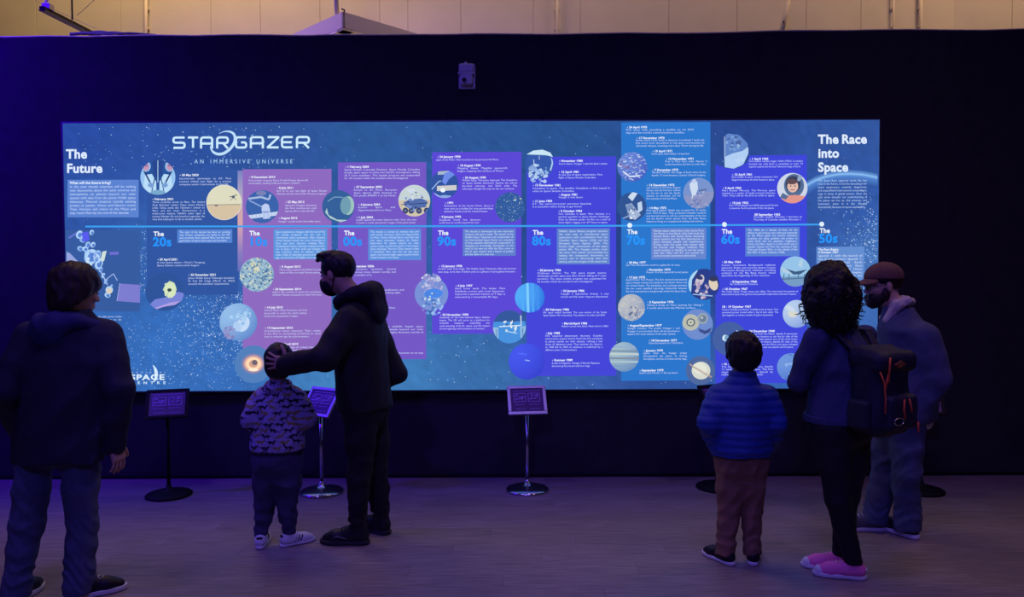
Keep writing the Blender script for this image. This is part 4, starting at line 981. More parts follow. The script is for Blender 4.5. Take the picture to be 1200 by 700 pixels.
def p_cosmo(a):
    c = (928.5, 220.6, 17.8); a.ell(*c[:2], c[2], col=(206, 214, 232)); a.ell(930.5, 217.5, 11.8, 13.5, (84, 110, 150), 0, c); a.ell(929.5, 216, 8.8, 9.6, (54, 64, 92), 0, c); a.ell(929, 218.5, 6.4, 7.2, (224, 186, 172)); a.ell(928, 213, 6.2, 3.2, (96, 76, 84)); a.poly([(914, 236), (920, 229.5), (932, 228.5), (944, 230), (944, 240), (914, 240)], (226, 150, 138), c)
    a.poly([(917, 226), (924, 230), (921, 234), (914, 232)], (90, 110, 150), c); a.ell(926.6, 218, .9, .7, (60, 50, 60)); a.ell(931.6, 218, .9, .7, (60, 50, 60)); a.line([(926.5, 222.6), (931.5, 222.4)], .9, (176, 90, 96)); a.ell(937, 209, 2.2, 4, (150, 170, 200), .5)
pic('helmeted cosmonaut portrait', p_cosmo)
def p_jet(a):
    c = (932, 318.3, 17.8); a.ell(*c[:2], c[2], col=(150, 196, 232)); a.poly([(912, 325), (952, 323), (952, 338), (912, 338)], (118, 156, 196), c); a.poly([(921, 315), (932, 318.5), (946, 316), (938, 321.5), (930, 322)], (60, 92, 130), c); a.poly([(913, 312), (924, 317), (930, 322.5), (918, 319)], (176, 206, 226), c)
    for x in (919, 925, 936, 943): a.line([(x, 321), (x - 1, 327)], .9, (70, 104, 140), c)
    a.line([(915, 327.5), (949, 325.5)], 1.3, (80, 116, 150), c); a.poly([(935, 311), (938, 304), (941, 305), (940, 314)], (176, 208, 230), c)
pic('spaceship model', p_jet)
def p_venus(a):
    c = (933.5, 368, 16.3); a.shade(*c, (196, 216, 240), (130, 160, 222), -.2, -.2); a.ell(929, 368, 5.5, 4.2, (214, 216, 206), 0, c); a.ell(926, 362, 6, 3, (202, 218, 236), .4, c)
pic('hazy pale planet', p_venus)
def p_half(a):
    c = (855, 397.3, 20); a.ell(*c[:2], c[2], col=(68, 96, 162)); a.ell(849.8, 396.3, 3.4, 3.8, (210, 232, 248)); a.ell(851.6, 396.3, 2.6, 3.6, (120, 160, 200)); a.poly([(863, 387), (867, 389.5), (863, 391)], (206, 222, 246))
pic('small Earth rising', p_half)
def p_last(a):
    c = (927, 430.5, 16.5); a.shade(*c, (120, 160, 226), (72, 110, 200)); a.blots(*c, [(110, 150, 220), (140, 176, 232), (90, 130, 210)], 30, 1, 3, 26)
pic('blue grey moon', p_last)
def p_station(a):
    a.poly(rect(77, 270, 164, 365, 0), (54, 92, 156))
    a.poly([(78, 295), (82, 297), (92, 307), (98, 316), (78, 316)], (150, 164, 220)); a.poly([(140.5, 332.5), (164, 334), (164, 355), (137.5, 353)], (124, 124, 206)); a.line([(140.5, 332), (137, 353)], .7, (170, 180, 230)); a.poly([(128.5, 295.5), (139, 295), (139, 298.5), (128.5, 299)], (110, 110, 206)); a.poly([(80, 278), (90, 272), (91, 274), (81, 280)], (104, 116, 206))
    P = [(93, 275, 3.8, 5), (97, 281, 4, 3.4), (107.5, 272.5, 2.6, 3.2), (94, 291.5, 3.6, 3), (100, 292, 3.6, 3), (103, 287, 3, 4), (109, 287, 2.8, 3.4), (102, 297, 3, 3.6), (107, 301, 8, 9), (114, 299, 4, 6), (116, 309, 4.4, 7), (118, 316, 2.4, 3.2), (121, 323, 1.9, 3.2), (124, 330, 1.9, 3.2), (128, 340, 4.4, 4.6), (131, 335, 1.6, 1.6), (126, 346, 3.6, 3)]
    for i, (x, y_, r0, r1) in enumerate(P):
        a.ell(x, y_, r0, r1, (150, 190, 240) if i % 2 else (176, 212, 246), .4); a.ell(x + .6, y_ + .6, r0 * .6, r1 * .6, (86, 128, 206), .4)
    a.poly([(95.5, 273), (103, 271.5), (105, 281), (98, 284)], (88, 92, 236)); a.poly([(120, 295), (125, 294), (122, 306), (117.5, 306)], (206, 224, 216)); a.ell(128, 341, 3.6, 3.6, (214, 206, 190)); a.line([(124, 328), (133, 321), (137.5, 329)], 1.0, (160, 186, 236)); a.line([(118, 318), (126, 334)], 1.2, (170, 200, 245)); a.blots(109, 303, 9, [(206, 226, 248), (96, 136, 212), (176, 208, 246)], 24, .6, 2.2, 27)
pic('modular orbiting station', p_station, 'station_picture')
tag(LB, 'wide backlit timeline of space history on the black partition', 'lightbox')

# ================================================================== sign stands
def sign_print(mb_unused=None): pass
def sign_stand(px, py, yaw, frame, pole, base, label, tilt=0.62, hgt=0.575, sheet_col=(0.085, 0.03, 0.16), line_col=(0.42, 0.24, 0.66)):
    p = onfloor(px, py)
    r = empty('sign_stand', (p[0], p[1], 0.0), yaw)
    MB().lathe([(0.16, 0.0), (0.162, 0.012), (0.15, 0.022), (0.11, 0.032), (0.05, 0.042), (0.022, 0.055), (0.018, 0.07)], n=48).build('base', base, r, True)
    MB().tube([(0, 0, 0.05), (0, 0, hgt + 0.02)], 0.0125, 14).build('pole', pole, r, True)
    MB().tube([(0, 0, 0.055), (0, 0, 0.085)], [0.02, 0.016], 14).build('collar', pole, r, True)
    T = np.array(Matrix.Rotation(-tilt, 3, 'X'))        # faces the visitor (-Y) and leans back
    c0 = np.array([0, 0.0, hgt + 0.105])
    wdt, hg = 0.146, 0.118
    mb = MB()
    for (cx, cz, hx, hz) in ((0, hg - 0.012, wdt, 0.012), (0, -hg + 0.012, wdt, 0.012), (-wdt + 0.012, 0, 0.012, hg - 0.024), (wdt - 0.012, 0, 0.012, hg - 0.024)):
        mb.box(c0 + T @ np.array([cx, -0.004, cz]), (hx, 0.009, hz), T, bev=0.003)
    mb.build('sign_frame', frame, r)
    MB().box(c0 + T @ np.array([0, 0.002, 0]), (wdt - 0.004, 0.004, hg - 0.004), T).build('back_plate', M['black_metal'], r)
    MB().box(c0 + T @ np.array([0, 0.03, -0.03]), (0.03, 0.028, 0.05), T, bev=0.006).build('bracket', M['black_metal'], r)
    sh = MB().box(c0 + T @ np.array([0, -0.0045, 0]), (wdt - 0.024, 0.002, hg - 0.024), T).build('sign_sheet', principled('printed_sheet', sheet_col, 0.4, noise=0.15, nscale=20), r)
    lm = principled('print_ink', line_col, 0.5, noise=0.05)
    y = -0.0072
    mb = MB()
    R_ = random.Random(4)
    def ln(x0, x1, z, h): mb.box(c0 + T @ np.array([(x0 + x1) / 2, y, z]), ((x1 - x0) / 2, 0.0004, h), T)
    x = -0.10
    while x < 0.095:
        w_ = R_.uniform(0.008, 0.024); ln(x, min(x + w_, 0.1), 0.077, 0.0032); x += w_ + 0.004
    for sx in (-1, 1):
        x = sx * 0.053 - 0.038
        mb.box(c0 + T @ np.array([x + 0.006, y, -0.036]), (0.005, 0.0004, 0.005), T)
        x += 0.016
        while x < sx * 0.053 + 0.036:
            w_ = R_.uniform(0.006, 0.014); ln(x, min(x + w_, sx * 0.053 + 0.04), -0.036, 0.0022); x += w_ + 0.003
        x = sx * 0.05 - 0.035
        while x < sx * 0.05 + 0.036:
            w_ = R_.uniform(0.006, 0.018); ln(x, x + w_, -0.072, 0.002); x += w_ + 0.003
    tag(mb.build('lettering', lm, sh), kind='stuff')
    for sx in (-1, 1):
        mb = MB(); cx = sx * 0.053; cz = 0.022; a_, b_ = 0.043, 0.034
        for (dx, dz, hx, hz) in ((0, b_, a_, 0.0028), (0, -b_, a_, 0.0028), (-a_, 0, 0.0028, b_), (a_, 0, 0.0028, b_)):
            mb.box(c0 + T @ np.array([cx + dx, y, cz + dz]), (hx, 0.0005, hz), T)
        for k in range(9):
            mb.box(c0 + T @ np.array([cx + R_.uniform(-.028, .028), y, cz + R_.uniform(-.02, .02)]), (R_.uniform(.003, .012), 0.0005, R_.uniform(.002, .008)), T @ np.array(Matrix.Rotation(R_.uniform(-.6, .6), 3, 'Y')))
        mb.build('diagram', lm, sh)
    tag(r, label, 'sign stand', 'sign stands in front of the timeline')
    return r
sign_stand(198, 581, 0.30, M['black_metal'], M['black_metal'], M['black_metal'], 'black framed sign stand beside the man in the dark jacket at left')
sign_stand(377, 577.5, -0.55, M['silver'], M['steel'], M['steel'], 'silver sign stand between the masked man and the child in patterned hoodie')
sign_stand(618, 575, 0.10, M['silver'], M['steel'], M['steel'], 'silver sign stand alone in the middle of the floor')
sign_stand(841, 572, 0.45, M['black_metal'], M['black_metal'], M['black_metal'], 'black sign stand mostly hidden behind the child in blue puffer jacket')
sign_stand(1079, 576, -0.3, M['black_metal'], M['black_metal'], M['black_metal'], 'black sign stand hidden behind the man in the cap, base showing')

# ================================================================== smooth solid modelling for people and clothes
def unit(v): v = np.asarray(v, float); return v / (np.linalg.norm(v) + 1e-12)
def rotz(a): return np.array([[math.cos(a), -math.sin(a), 0], [math.sin(a), math.cos(a), 0], [0, 0, 1.0]])
def rotx(a): return np.array([[1.0, 0, 0], [0, math.cos(a), -math.sin(a)], [0, math.sin(a), math.cos(a)]])
def roty(a): return np.array([[math.cos(a), 0, math.sin(a)], [0, 1.0, 0], [-math.sin(a), 0, math.cos(a)]])
class Solid:
    def __init__(s, h=0.008): s.ops = []; s.h = h; s.dfn = None
    def _box(s, pts, r):
        P = np.array(pts, float); return P.min(0) - r, P.max(0) + r
    def cone(s, a, b, ra, rb=None, k=0.02, op='u', flat=None):
        rb = ra if rb is None else rb; a = np.asarray(a, float); b = np.asarray(b, float)
        lo, hi = s._box([a, b], max(ra, rb)); d = b - a; dd = d @ d + 1e-12
        def f(X, Y, Z):
            px, py, pz = X - a[0], Y - a[1], Z - a[2]
            t = np.clip((px * d[0] + py * d[1] + pz * d[2]) / dd, 0, 1)
            return np.sqrt((px - t * d[0]) ** 2 + (py - t * d[1]) ** 2 + (pz - t * d[2]) ** 2) - (ra + (rb - ra) * t)
        s.ops.append((op, f, lo, hi, k)); return s
    def chain(s, pts, rad, k=0.02, op='u'):
        for i in range(len(pts) - 1): s.cone(pts[i], pts[i + 1], rad[i], rad[i + 1], k if i == 0 else min(k, 0.02), op)
        return s
    def ell(s, c, r, R=None, k=0.02, op='u'):
        c = np.asarray(c, float); r = np.asarray(r, float); R = np.eye(3) if R is None else R
        m = r.max(); lo, hi = c - m, c + m
        def f(X, Y, Z):
            px, py, pz = X - c[0], Y - c[1], Z - c[2]
            u = [px * R[0, i] + py * R[1, i] + pz * R[2, i] for i in range(3)]
            k0 = np.sqrt(sum((u[i] / r[i]) ** 2 for i in range(3))); k1 = np.sqrt(sum((u[i] / r[i] ** 2) ** 2 for i in range(3)))
            return k0 * (k0 - 1) / (k1 + 1e-9)
        s.ops.append((op, f, lo, hi, k)); return s
    def box(s, c, hf, r=0.01, R=None, k=0.01, op='u'):
        c = np.asarray(c, float); hf = np.asarray(hf, float); R = np.eye(3) if R is None else R
        m = np.linalg.norm(hf); lo, hi = c - m, c + m
        def f(X, Y, Z):
            px, py, pz = X - c[0], Y - c[1], Z - c[2]
            q = [np.abs(px * R[0, i] + py * R[1, i] + pz * R[2, i]) - (hf[i] - r) for i in range(3)]
            return np.sqrt(sum(np.maximum(v, 0) ** 2 for v in q)) + np.minimum(np.maximum(np.maximum(q[0], q[1]), q[2]), 0) - r
        s.ops.append((op, f, lo, hi, k)); return s
    def loft(s, secs, k=0.02, op='u', R=None, pw=2.0):
        """stack of elliptical sections (z, cx, cy, rx, ry)"""
        A = np.array(sorted(secs), float); lo = np.array([(A[:, 1] - A[:, 3]).min(), (A[:, 2] - A[:, 4]).min(), A[0, 0]]); hi = np.array([(A[:, 1] + A[:, 3]).max(), (A[:, 2] + A[:, 4]).max(), A[-1, 0]])
        zz = np.linspace(A[0, 0], A[-1, 0], 200)
        T = []
        for j in range(1, 5):
            v = np.interp(zz, A[:, 0], A[:, j])
            ker = np.hanning(17); ker /= ker.sum(); v = np.convolve(np.pad(v, 8, mode='edge'), ker, 'valid'); T.append(v)
        def f(X, Y, Z):
            zc = np.clip(Z, A[0, 0], A[-1, 0]); cx, cy, rx, ry = [np.interp(zc.ravel(), zz, t).reshape(zc.shape) for t in T]
            ro = ((np.abs(X - cx) / rx) ** pw + (np.abs(Y - cy) / ry) ** pw) ** (1 / pw)
            return np.maximum((ro - 1) * np.minimum(rx, ry), np.maximum(A[0, 0] - Z, Z - A[-1, 0]))
        s.ops.append((op, f, lo, hi, k)); return s
    def half(s, n, d, k=0.005):
        """cut away everything on the positive side of n.p = d"""
        n = unit(n)
        def f(X, Y, Z): return -(X * n[0] + Y * n[1] + Z * n[2] - d)
        s.ops.append(('h', f, None, None, k)); return s
    def disp(s, fn): s.dfn = fn; return s
    def mesh(s):
        h = s.h; los = [o[2] for o in s.ops if o[0] == 'u']; his = [o[3] for o in s.ops if o[0] == 'u']
        lo = np.min(los, 0) - 0.03; hi = np.max(his, 0) + 0.03
        n = np.ceil((hi - lo) / h).astype(int) + 1
        ax = [lo[i] + h * np.arange(n[i]) for i in range(3)]
        X, Y, Z = ax[0][:, None, None], ax[1][None, :, None], ax[2][None, None, :]
        D = np.full(tuple(n), 0.2, np.float32)
        for op, f, l, u, k in s.ops:
            if l is None: sl = (slice(None),) * 3
            else:
                m = k + 3 * h + (0.05 if s.dfn else 0.0)
                i0 = np.maximum(((l - m - lo) / h).astype(int), 0); i1 = np.minimum(((u + m - lo) / h).astype(int) + 2, n)
                if np.any(i1 <= i0): continue
                sl = tuple(slice(i0[i], i1[i]) for i in range(3))
            d = f(X[sl[0]], Y[:, sl[1]], Z[:, :, sl[2]]).astype(np.float32); d = np.broadcast_to(d, D[sl].shape)
            e = D[sl]
            if op == 'u':
                if k > 0:
                    t = np.maximum(k - np.abs(e - d), 0) / k; D[sl] = np.minimum(e, d) - t * t * k * 0.25
                else: D[sl] = np.minimum(e, d)
            else:                       # subtract / half-space cut
                d = -d if op == 's' else -d
                if k > 0:
                    t = np.maximum(k - np.abs(e - d), 0) / k; D[sl] = np.maximum(e, d) + t * t * k * 0.25
                else: D[sl] = np.maximum(e, d)
        if s.dfn is not None: D = D + s.dfn(X, Y, Z).astype(np.float32)
        return nets(D, lo, h)
def nets(D, lo, h):
    I = D < 0
    c = I[:-1, :-1, :-1].astype(np.uint8)
    for a in ((1, 0, 0), (0, 1, 0), (1, 1, 0), (0, 0, 1), (1, 0, 1), (0, 1, 1), (1, 1, 1)):
        c = c + I[a[0]:I.shape[0] - 1 + a[0], a[1]:I.shape[1] - 1 + a[1], a[2]:I.shape[2] - 1 + a[2]]
    ix = np.argwhere((c > 0) & (c < 8)); n = len(ix)
    idx = np.full(c.shape, -1, np.int32); idx[ix[:, 0], ix[:, 1], ix[:, 2]] = np.arange(n)
    C = np.array([(0, 0, 0), (1, 0, 0), (0, 1, 0), (1, 1, 0), (0, 0, 1), (1, 0, 1), (0, 1, 1), (1, 1, 1)])
    val = np.stack([D[ix[:, 0] + q[0], ix[:, 1] + q[1], ix[:, 2] + q[2]] for q in C], 1)
    P = np.zeros((n, 3)); cnt = np.zeros(n)
    for a, b in ((0, 1), (2, 3), (4, 5), (6, 7), (0, 2), (1, 3), (4, 6), (5, 7), (0, 4), (1, 5), (2, 6), (3, 7)):
        va, vb = val[:, a], val[:, b]; m = (va < 0) != (vb < 0)
        t = np.where(m, va / np.where(m, va - vb, 1), 0)
        P += np.where(m[:, None], C[a] + t[:, None] * (C[b] - C[a]), 0); cnt += m
    V = lo + h * (ix + P / cnt[:, None])
    Q = []
    S = I
    e = np.argwhere(S[1:, 1:-1, 1:-1] != S[:-1, 1:-1, 1:-1]); e[:, 1:] += 1
    q = np.stack([idx[e[:, 0], e[:, 1] - 1, e[:, 2] - 1], idx[e[:, 0], e[:, 1], e[:, 2] - 1], idx[e[:, 0], e[:, 1], e[:, 2]], idx[e[:, 0], e[:, 1] - 1, e[:, 2]]], 1)
    fl = S[e[:, 0], e[:, 1], e[:, 2]]; Q.append(np.where(fl[:, None], q, q[:, ::-1]))
    e = np.argwhere(S[1:-1, 1:, 1:-1] != S[1:-1, :-1, 1:-1]); e[:, 0] += 1; e[:, 2] += 1
    q = np.stack([idx[e[:, 0] - 1, e[:, 1], e[:, 2] - 1], idx[e[:, 0] - 1, e[:, 1], e[:, 2]], idx[e[:, 0], e[:, 1], e[:, 2]], idx[e[:, 0], e[:, 1], e[:, 2] - 1]], 1)
    fl = S[e[:, 0], e[:, 1], e[:, 2]]; Q.append(np.where(fl[:, None], q, q[:, ::-1]))
    e = np.argwhere(S[1:-1, 1:-1, 1:] != S[1:-1, 1:-1, :-1]); e[:, 0] += 1; e[:, 1] += 1
    q = np.stack([idx[e[:, 0] - 1, e[:, 1] - 1, e[:, 2]], idx[e[:, 0], e[:, 1] - 1, e[:, 2]], idx[e[:, 0], e[:, 1], e[:, 2]], idx[e[:, 0] - 1, e[:, 1], e[:, 2]]], 1)
    fl = S[e[:, 0], e[:, 1], e[:, 2]]; Q.append(np.where(fl[:, None], q, q[:, ::-1]))
    return V, np.concatenate(Q)
def solid_obj(s, name, mat, parent, colfn=None):
    V, F = s.mesh()
    return mesh(name, V, F, mat, parent, True, colfn(V) if colfn else None)
def folds(a, f=1.0, ph=0.0):
    """cloth: soft creases from a handful of randomly tilted waves"""
    R = np.random.RandomState(int(ph * 100) + int(f * 37) + 5); K = []
    for i in range(9):
        th = R.uniform(0, 2 * PI); tilt = R.uniform(-0.9, 0.9); w = R.uniform(11, 30) * f
        K.append((w * math.cos(th) * math.cos(tilt), w * math.sin(th) * math.cos(tilt), w * math.sin(tilt) * 0.9, R.uniform(0, 6.28)))
    def fn(X, Y, Z):
        A = sum(np.sin(k[0] * X + k[1] * Y + k[2] * Z + k[3]) for k in K[:5]) / 2.2
        B = sum(np.sin(1.9 * k[0] * X + 1.9 * k[1] * Y + 1.9 * k[2] * Z + k[3] + 0.8 * A) for k in K[5:]) / 2.0
        return a * (1.5 * (np.abs(A) - 0.45) + 0.7 * (np.abs(B) - 0.4))
    return fn

# ------------------------------------------------------------------ people
SK = dict(
    skin=principled('skin', (0.46, 0.27, 0.20), 0.55, noise=0.08, nscale=25, bump=0.05, bscale=300, spec=0.35),
    skin_fair=principled('skin_fair', (0.56, 0.34, 0.27), 0.55, noise=0.08, nscale=25, bump=0.05, bscale=300, spec=0.35),
    hair=principled('black_hair', (0.014, 0.011, 0.012), 0.5, noise=0.5, nscale=120, bump=0.8, bscale=160, stretch=(1, 1, 0.25)),
    hair_brown=principled('dark_brown_hair', (0.030, 0.017, 0.016), 0.5, noise=0.5, nscale=120, bump=0.8, bscale=160, stretch=(1, 1, 0.25)),
    eye=principled('eye_white', (0.6, 0.6, 0.6), 0.2, spec=0.5), iris=principled('iris', (0.02, 0.012, 0.01), 0.2, spec=0.5),
    sole_white=principled('white_rubber', (0.72, 0.72, 0.75), 0.6, noise=0.06, nscale=40), sole_dark=principled('dark_rubber', (0.03, 0.03, 0.035), 0.7, noise=0.1),
    lace=principled('white_lace', (0.70, 0.68, 0.72), 0.8, noise=0.05),
)
def head_frame(c, yaw, pitch=0.0, roll=0.0):
    """columns: right, forward, up of the head in the person's own frame"""
    return rotz(yaw) @ rotx(pitch) @ roty(roll)
class Person:
    """works in the person's own frame: facing +Y, right hand at +X; joints come in as places in the room"""
    def __init__(s, name, root, yaw, label):
        s.o = np.array([root[0], root[1], 0.0]); s.yaw = yaw; s.Ri = rotz(-yaw)
        s.root = empty(name, tuple(s.o), yaw)
        tag(s.root, label, 'person', 'visitors')
        s.J = {}
    def L(s, w): return s.Ri @ (np.asarray(w, float) - s.o)
    def j(s, **kw):
        for k, v in kw.items(): s.J[k] = s.L(W(v[0], v[1], s.o[1] + (v[2] if len(v) > 2 else 0.0)))
        return s
    def centre(s, z):
        J = s.J; P = [J['pelvis'], J['chest'], J['neck']]
        zz = [p[2] for p in P]
        return np.array([np.interp(z, zz, [p[0] for p in P]), np.interp(z, zz, [p[1] for p in P])])
    def secs(s, rows):
        out = []
        for z, rx, ry, *o in rows:
            c = s.centre(z); dy = o[0] if o else 0.0
            out.append((z, c[0], c[1] + dy, rx, ry))
        return out
    def hand(s, S, wr, d, n, side, sc=1.0, curl=0.25, spread=0.16, thumb=0.7):
        """palm + five fingers: d = pointing direction, n = way the palm faces, side = towards the thumb"""
        d = unit(d); n = unit(n - d * (n @ d)); t = unit(side - d * (side @ d) - n * (side @ n))
        R = np.stack([t, d, n], 1)
        S.cone(wr - d * 0.02, wr + d * 0.015, 0.026 * sc, 0.027 * sc, 0.02)
        S.box(wr + d * 0.052 * sc, np.array([0.040, 0.048, 0.014]) * sc, 0.012 * sc, R, 0.012)
        for i, (o, ln, r) in enumerate(((0.030, 0.072, 0.0088), (0.010, 0.080, 0.0090), (-0.011, 0.075, 0.0086), (-0.031, 0.058, 0.0078))):
            a = (1.5 - i) * spread; dd = unit(d * math.cos(a) + t * math.sin(a)); p = wr + d * 0.094 * sc + t * o * sc
            ang = 0.0; fr = (0.45, 0.31, 0.24)
            S.cone(p - dd * 0.02 * sc, p, r * 1.1 * sc, r * sc, 0.006)
            for f in fr:
                ang += curl * (1.0 if f > 0.4 else 0.9); q = p + ln * f * sc * (dd * math.cos(ang) + n * math.sin(ang))
                S.cone(p, q, r * sc, r * 0.93 * sc, 0.003); p = q; r *= 0.93
        p = wr + d * 0.028 * sc + t * 0.034 * sc; dd = unit(d * 0.75 + t * thumb + n * 0.25)
        q = p + dd * 0.038 * sc; S.cone(p - t * 0.012 * sc, q, 0.014 * sc, 0.011 * sc, 0.010)
        q2 = q + unit(dd + d * 0.25 + n * 0.15) * 0.030 * sc; S.cone(q, q2, 0.0108 * sc, 0.0098 * sc, 0.003); q3 = q2 + unit(dd + d * 0.4 + n * 0.3) * 0.022 * sc; S.cone(q2, q3, 0.0098 * sc, 0.008 * sc, 0.003)
    def head(s, S, hs, H):
        c = s.J['head']
        P = lambda x, y, z: c + H @ (np.array([x, y, z]) * hs)
        S.ell(P(0, -0.014, 0.028), np.array([0.074, 0.094, 0.084]) * hs, H, 0.02); S.ell(P(0, 0.018, -0.030), np.array([0.062, 0.072, 0.082]) * hs, H, 0.03)
        S.ell(P(0, 0.048, -0.080), np.array([0.036, 0.036, 0.028]) * hs, H, 0.03); S.ell(P(0, 0.072, 0.018), np.array([0.048, 0.016, 0.014]) * hs, H, 0.014)
        S.ell(P(0, 0.083, -0.066), np.array([0.024, 0.012, 0.012]) * hs, H, 0.010)
        for q in (-1, 1):
            S.ell(P(q * 0.030, 0.092, 0.000), np.array([0.016, 0.012, 0.010]) * hs, H, 0.010, 's')
            S.ell(P(q * 0.074, -0.004, -0.010), np.array([0.010, 0.021, 0.031]) * hs, H @ rotz(-q * 0.35), 0.006)
            S.ell(P(q * 0.034, 0.066, -0.028), np.array([0.022, 0.018, 0.016]) * hs, H, 0.016)
        S.cone(P(0, 0.084, 0.004), P(0, 0.104, -0.030), 0.007 * hs, 0.011 * hs, 0.010)
        for q in (-1, 1): S.ell(P(q * 0.012, 0.094, -0.034), np.array([0.009, 0.010, 0.008]) * hs, H, 0.006)
        S.cone(P(-0.018, 0.096, -0.066), P(0.018, 0.096, -0.066), 0.0022 * hs, 0.0022 * hs, 0.003, 's')
        s.H = H; s.hs = hs
    def eyes(s, mat_h):
        c = s.J['head']; H = s.H; hs = s.hs
        for q in (-1, 1):
            e = MB().lathe([(0.0001, -0.0125), (0.006, -0.011), (0.0105, -0.0065), (0.0125, 0), (0.0105, 0.0065), (0.006, 0.011), (0.0001, 0.0125)], n=14)
            e.V = [tuple(c + H @ ((np.array(v) + np.array([q * 0.030, 0.0755, -0.001])) * hs)) for v in e.V]
            eo = e.build('eye', SK['eye'], s.root, True)
            p = c + H @ (np.array([q * 0.030, 0.0864, -0.001]) * hs); d = H @ np.array([0, 1.0, 0])
            MB().tube([p, p + d * 0.0022], [0.0058 * hs, 0.0045 * hs], 12).build('iris', SK['iris'], eo, True)
            b = [c + H @ (np.array([q * x, y, z]) * hs) for x, y, z in ((0.014, 0.0905, 0.021), (0.028, 0.0885, 0.026), (0.044, 0.078, 0.022))]
            MB().tube(b, [0.0035, 0.0045, 0.002], 6).build('eyebrow', mat_h, s.root, True)
    def body(s, hs, H, mat, slim=1.0, hands=None, h=0.0055, arms=True):
        """one continuous skin surface from head to feet"""
        J = s.J; S = Solid(h); s.head(S, hs, H); k = slim
        hb = J['head'] + H @ np.array([0, -0.02, -0.06]) * hs
        S.cone(hb, J['neck'] + np.array([0, -0.01, -0.02]), 0.054 * hs, 0.060 * k, 0.03)
        pz, nz = J['pelvis'][2], J['neck'][2]; d = nz - pz
        S.loft(s.secs([(pz - 0.10 * d, 0.150 * k, 0.105 * k), (pz + 0.06 * d, 0.160 * k, 0.11 * k), (pz + 0.33 * d, 0.132 * k, 0.095 * k), (pz + 0.62 * d, 0.152 * k, 0.108 * k), (pz + 0.86 * d, 0.15 * k, 0.085 * k), (pz + 0.98 * d, 0.07 * k, 0.06 * k)]), 0.03)
        for q in 'LR':
            sh, el, wr = J['sh' + q], J['el' + q], J['wr' + q]
            S.chain([sh, sh + (el - sh) * 0.45, el, el + (wr - el) * 0.35, wr], np.array([0.052, 0.045, 0.038, 0.038, 0.026]) * k, 0.03)
            hp, kn, an = J['hip' + q], J['kn' + q], J['an' + q]
            S.chain([hp, hp + (kn - hp) * 0.5, kn, kn + (an - kn) * 0.35, an], np.array([0.082, 0.068, 0.050, 0.052, 0.034]) * k, 0.03)
            yw = J.get('yaw' + q, 0.0); f = np.array([-math.sin(yw), math.cos(yw), 0])
            S.chain([an + np.array([0, 0, -0.02]) - f * 0.02, an + f * 0.05 * k + np.array([0, 0, -0.035]), an + f * 0.14 * k + np.array([0, 0, -0.045])], np.array([0.032, 0.030, 0.022]) * k, 0.02)
            if hands and q in hands: s.hand(S, wr, *hands[q])
        o = solid_obj(S, 'body', mat, s.root); return o
    def trousers(s, mat, rp, rk, ra, top, cut=0.075, fold=0.004, name='trousers', hip=(0.165, 0.125), h=0.0075, f=1.0, ex=None, stack=0.0):
        J = s.J; S = Solid(h); pz = J['pelvis'][2]
        S.loft(s.secs([(pz - 0.10, hip[0] * 0.40, hip[1] * 0.5), (pz - 0.05, hip[0] * 0.86, hip[1] * 0.88), (pz + 0.02, hip[0] * 0.98, hip[1]), (top, hip[0] * 0.90, hip[1] * 0.9)]), 0.03)
        for q in 'LR':
            hp, kn, an = J['hip' + q], J['kn' + q], J['an' + q]
            e = an.copy(); e[2] = cut
            S.chain([hp + np.array([0, 0, 0.02]), hp + (kn - hp) * 0.5, kn, kn + (an - kn) * 0.4, e], [rp, rp * 0.5 + rk * 0.55, rk, rk * 0.55 + ra * 0.45, ra], 0.06)
        if ex: ex(S)
        S.half((0, 0, -1), -(cut - 0.004))
        fd = folds(fold, f)
        zk = J['knL'][2]; za = J['anL'][2]
        def dfn(X, Y, Z):
            g = np.exp(-((Z - za - 0.05) / 0.07) ** 2) + 0.5 * np.exp(-((Z - zk) / 0.07) ** 2)
            return fd(X, Y, Z) + stack * g * (np.abs(np.sin(48 * Z + 3.5 * np.sin(19 * X + 3) + 2.5 * np.sin(17 * Y) + 9 * X)) - 0.5)
        S.disp(dfn)
        return solid_obj(S, name, mat, s.root)
    def top(s, mat, rows, sl, hem, name='jacket', fold=0.004, f=1.0, h=0.0075, ex=None, quilt=0.0, qp=0.055, pw=2.0, hood=None, neck_r=0.075, colfn=None, cuff=0.02, arms='LR', shk=0.05):
        """jacket or hoodie: lofted trunk, sleeves from shoulder to wrist, hem cut level, neck opening"""
        J = s.J; S = Solid(h)
        S.loft(s.secs(rows), 0.03, pw=pw)
        for q in arms:
            sh, el, wr = J['sh' + q], J['el' + q], J['wr' + q]
            w2 = wr + unit(wr - el) * cuff
            S.chain([sh, sh + (el - sh) * 0.5, el, el + (w2 - el) * 0.5, w2], [sl[0], sl[0] * 0.45 + sl[1] * 0.55, sl[1], sl[1] * 0.5 + sl[2] * 0.5, sl[2]], shk)
        if hood: hood(S)
        if ex: ex(S)
        fd = folds(fold, f, 1.3)
        def dfn(X, Y, Z):
            v = fd(X, Y, Z)
            if quilt: v = v - quilt * (np.abs(np.sin(PI * Z / qp)) ** 0.6 - 0.6)
            return v
        S.disp(dfn)
        return solid_obj(S, name, mat, s.root, colfn)
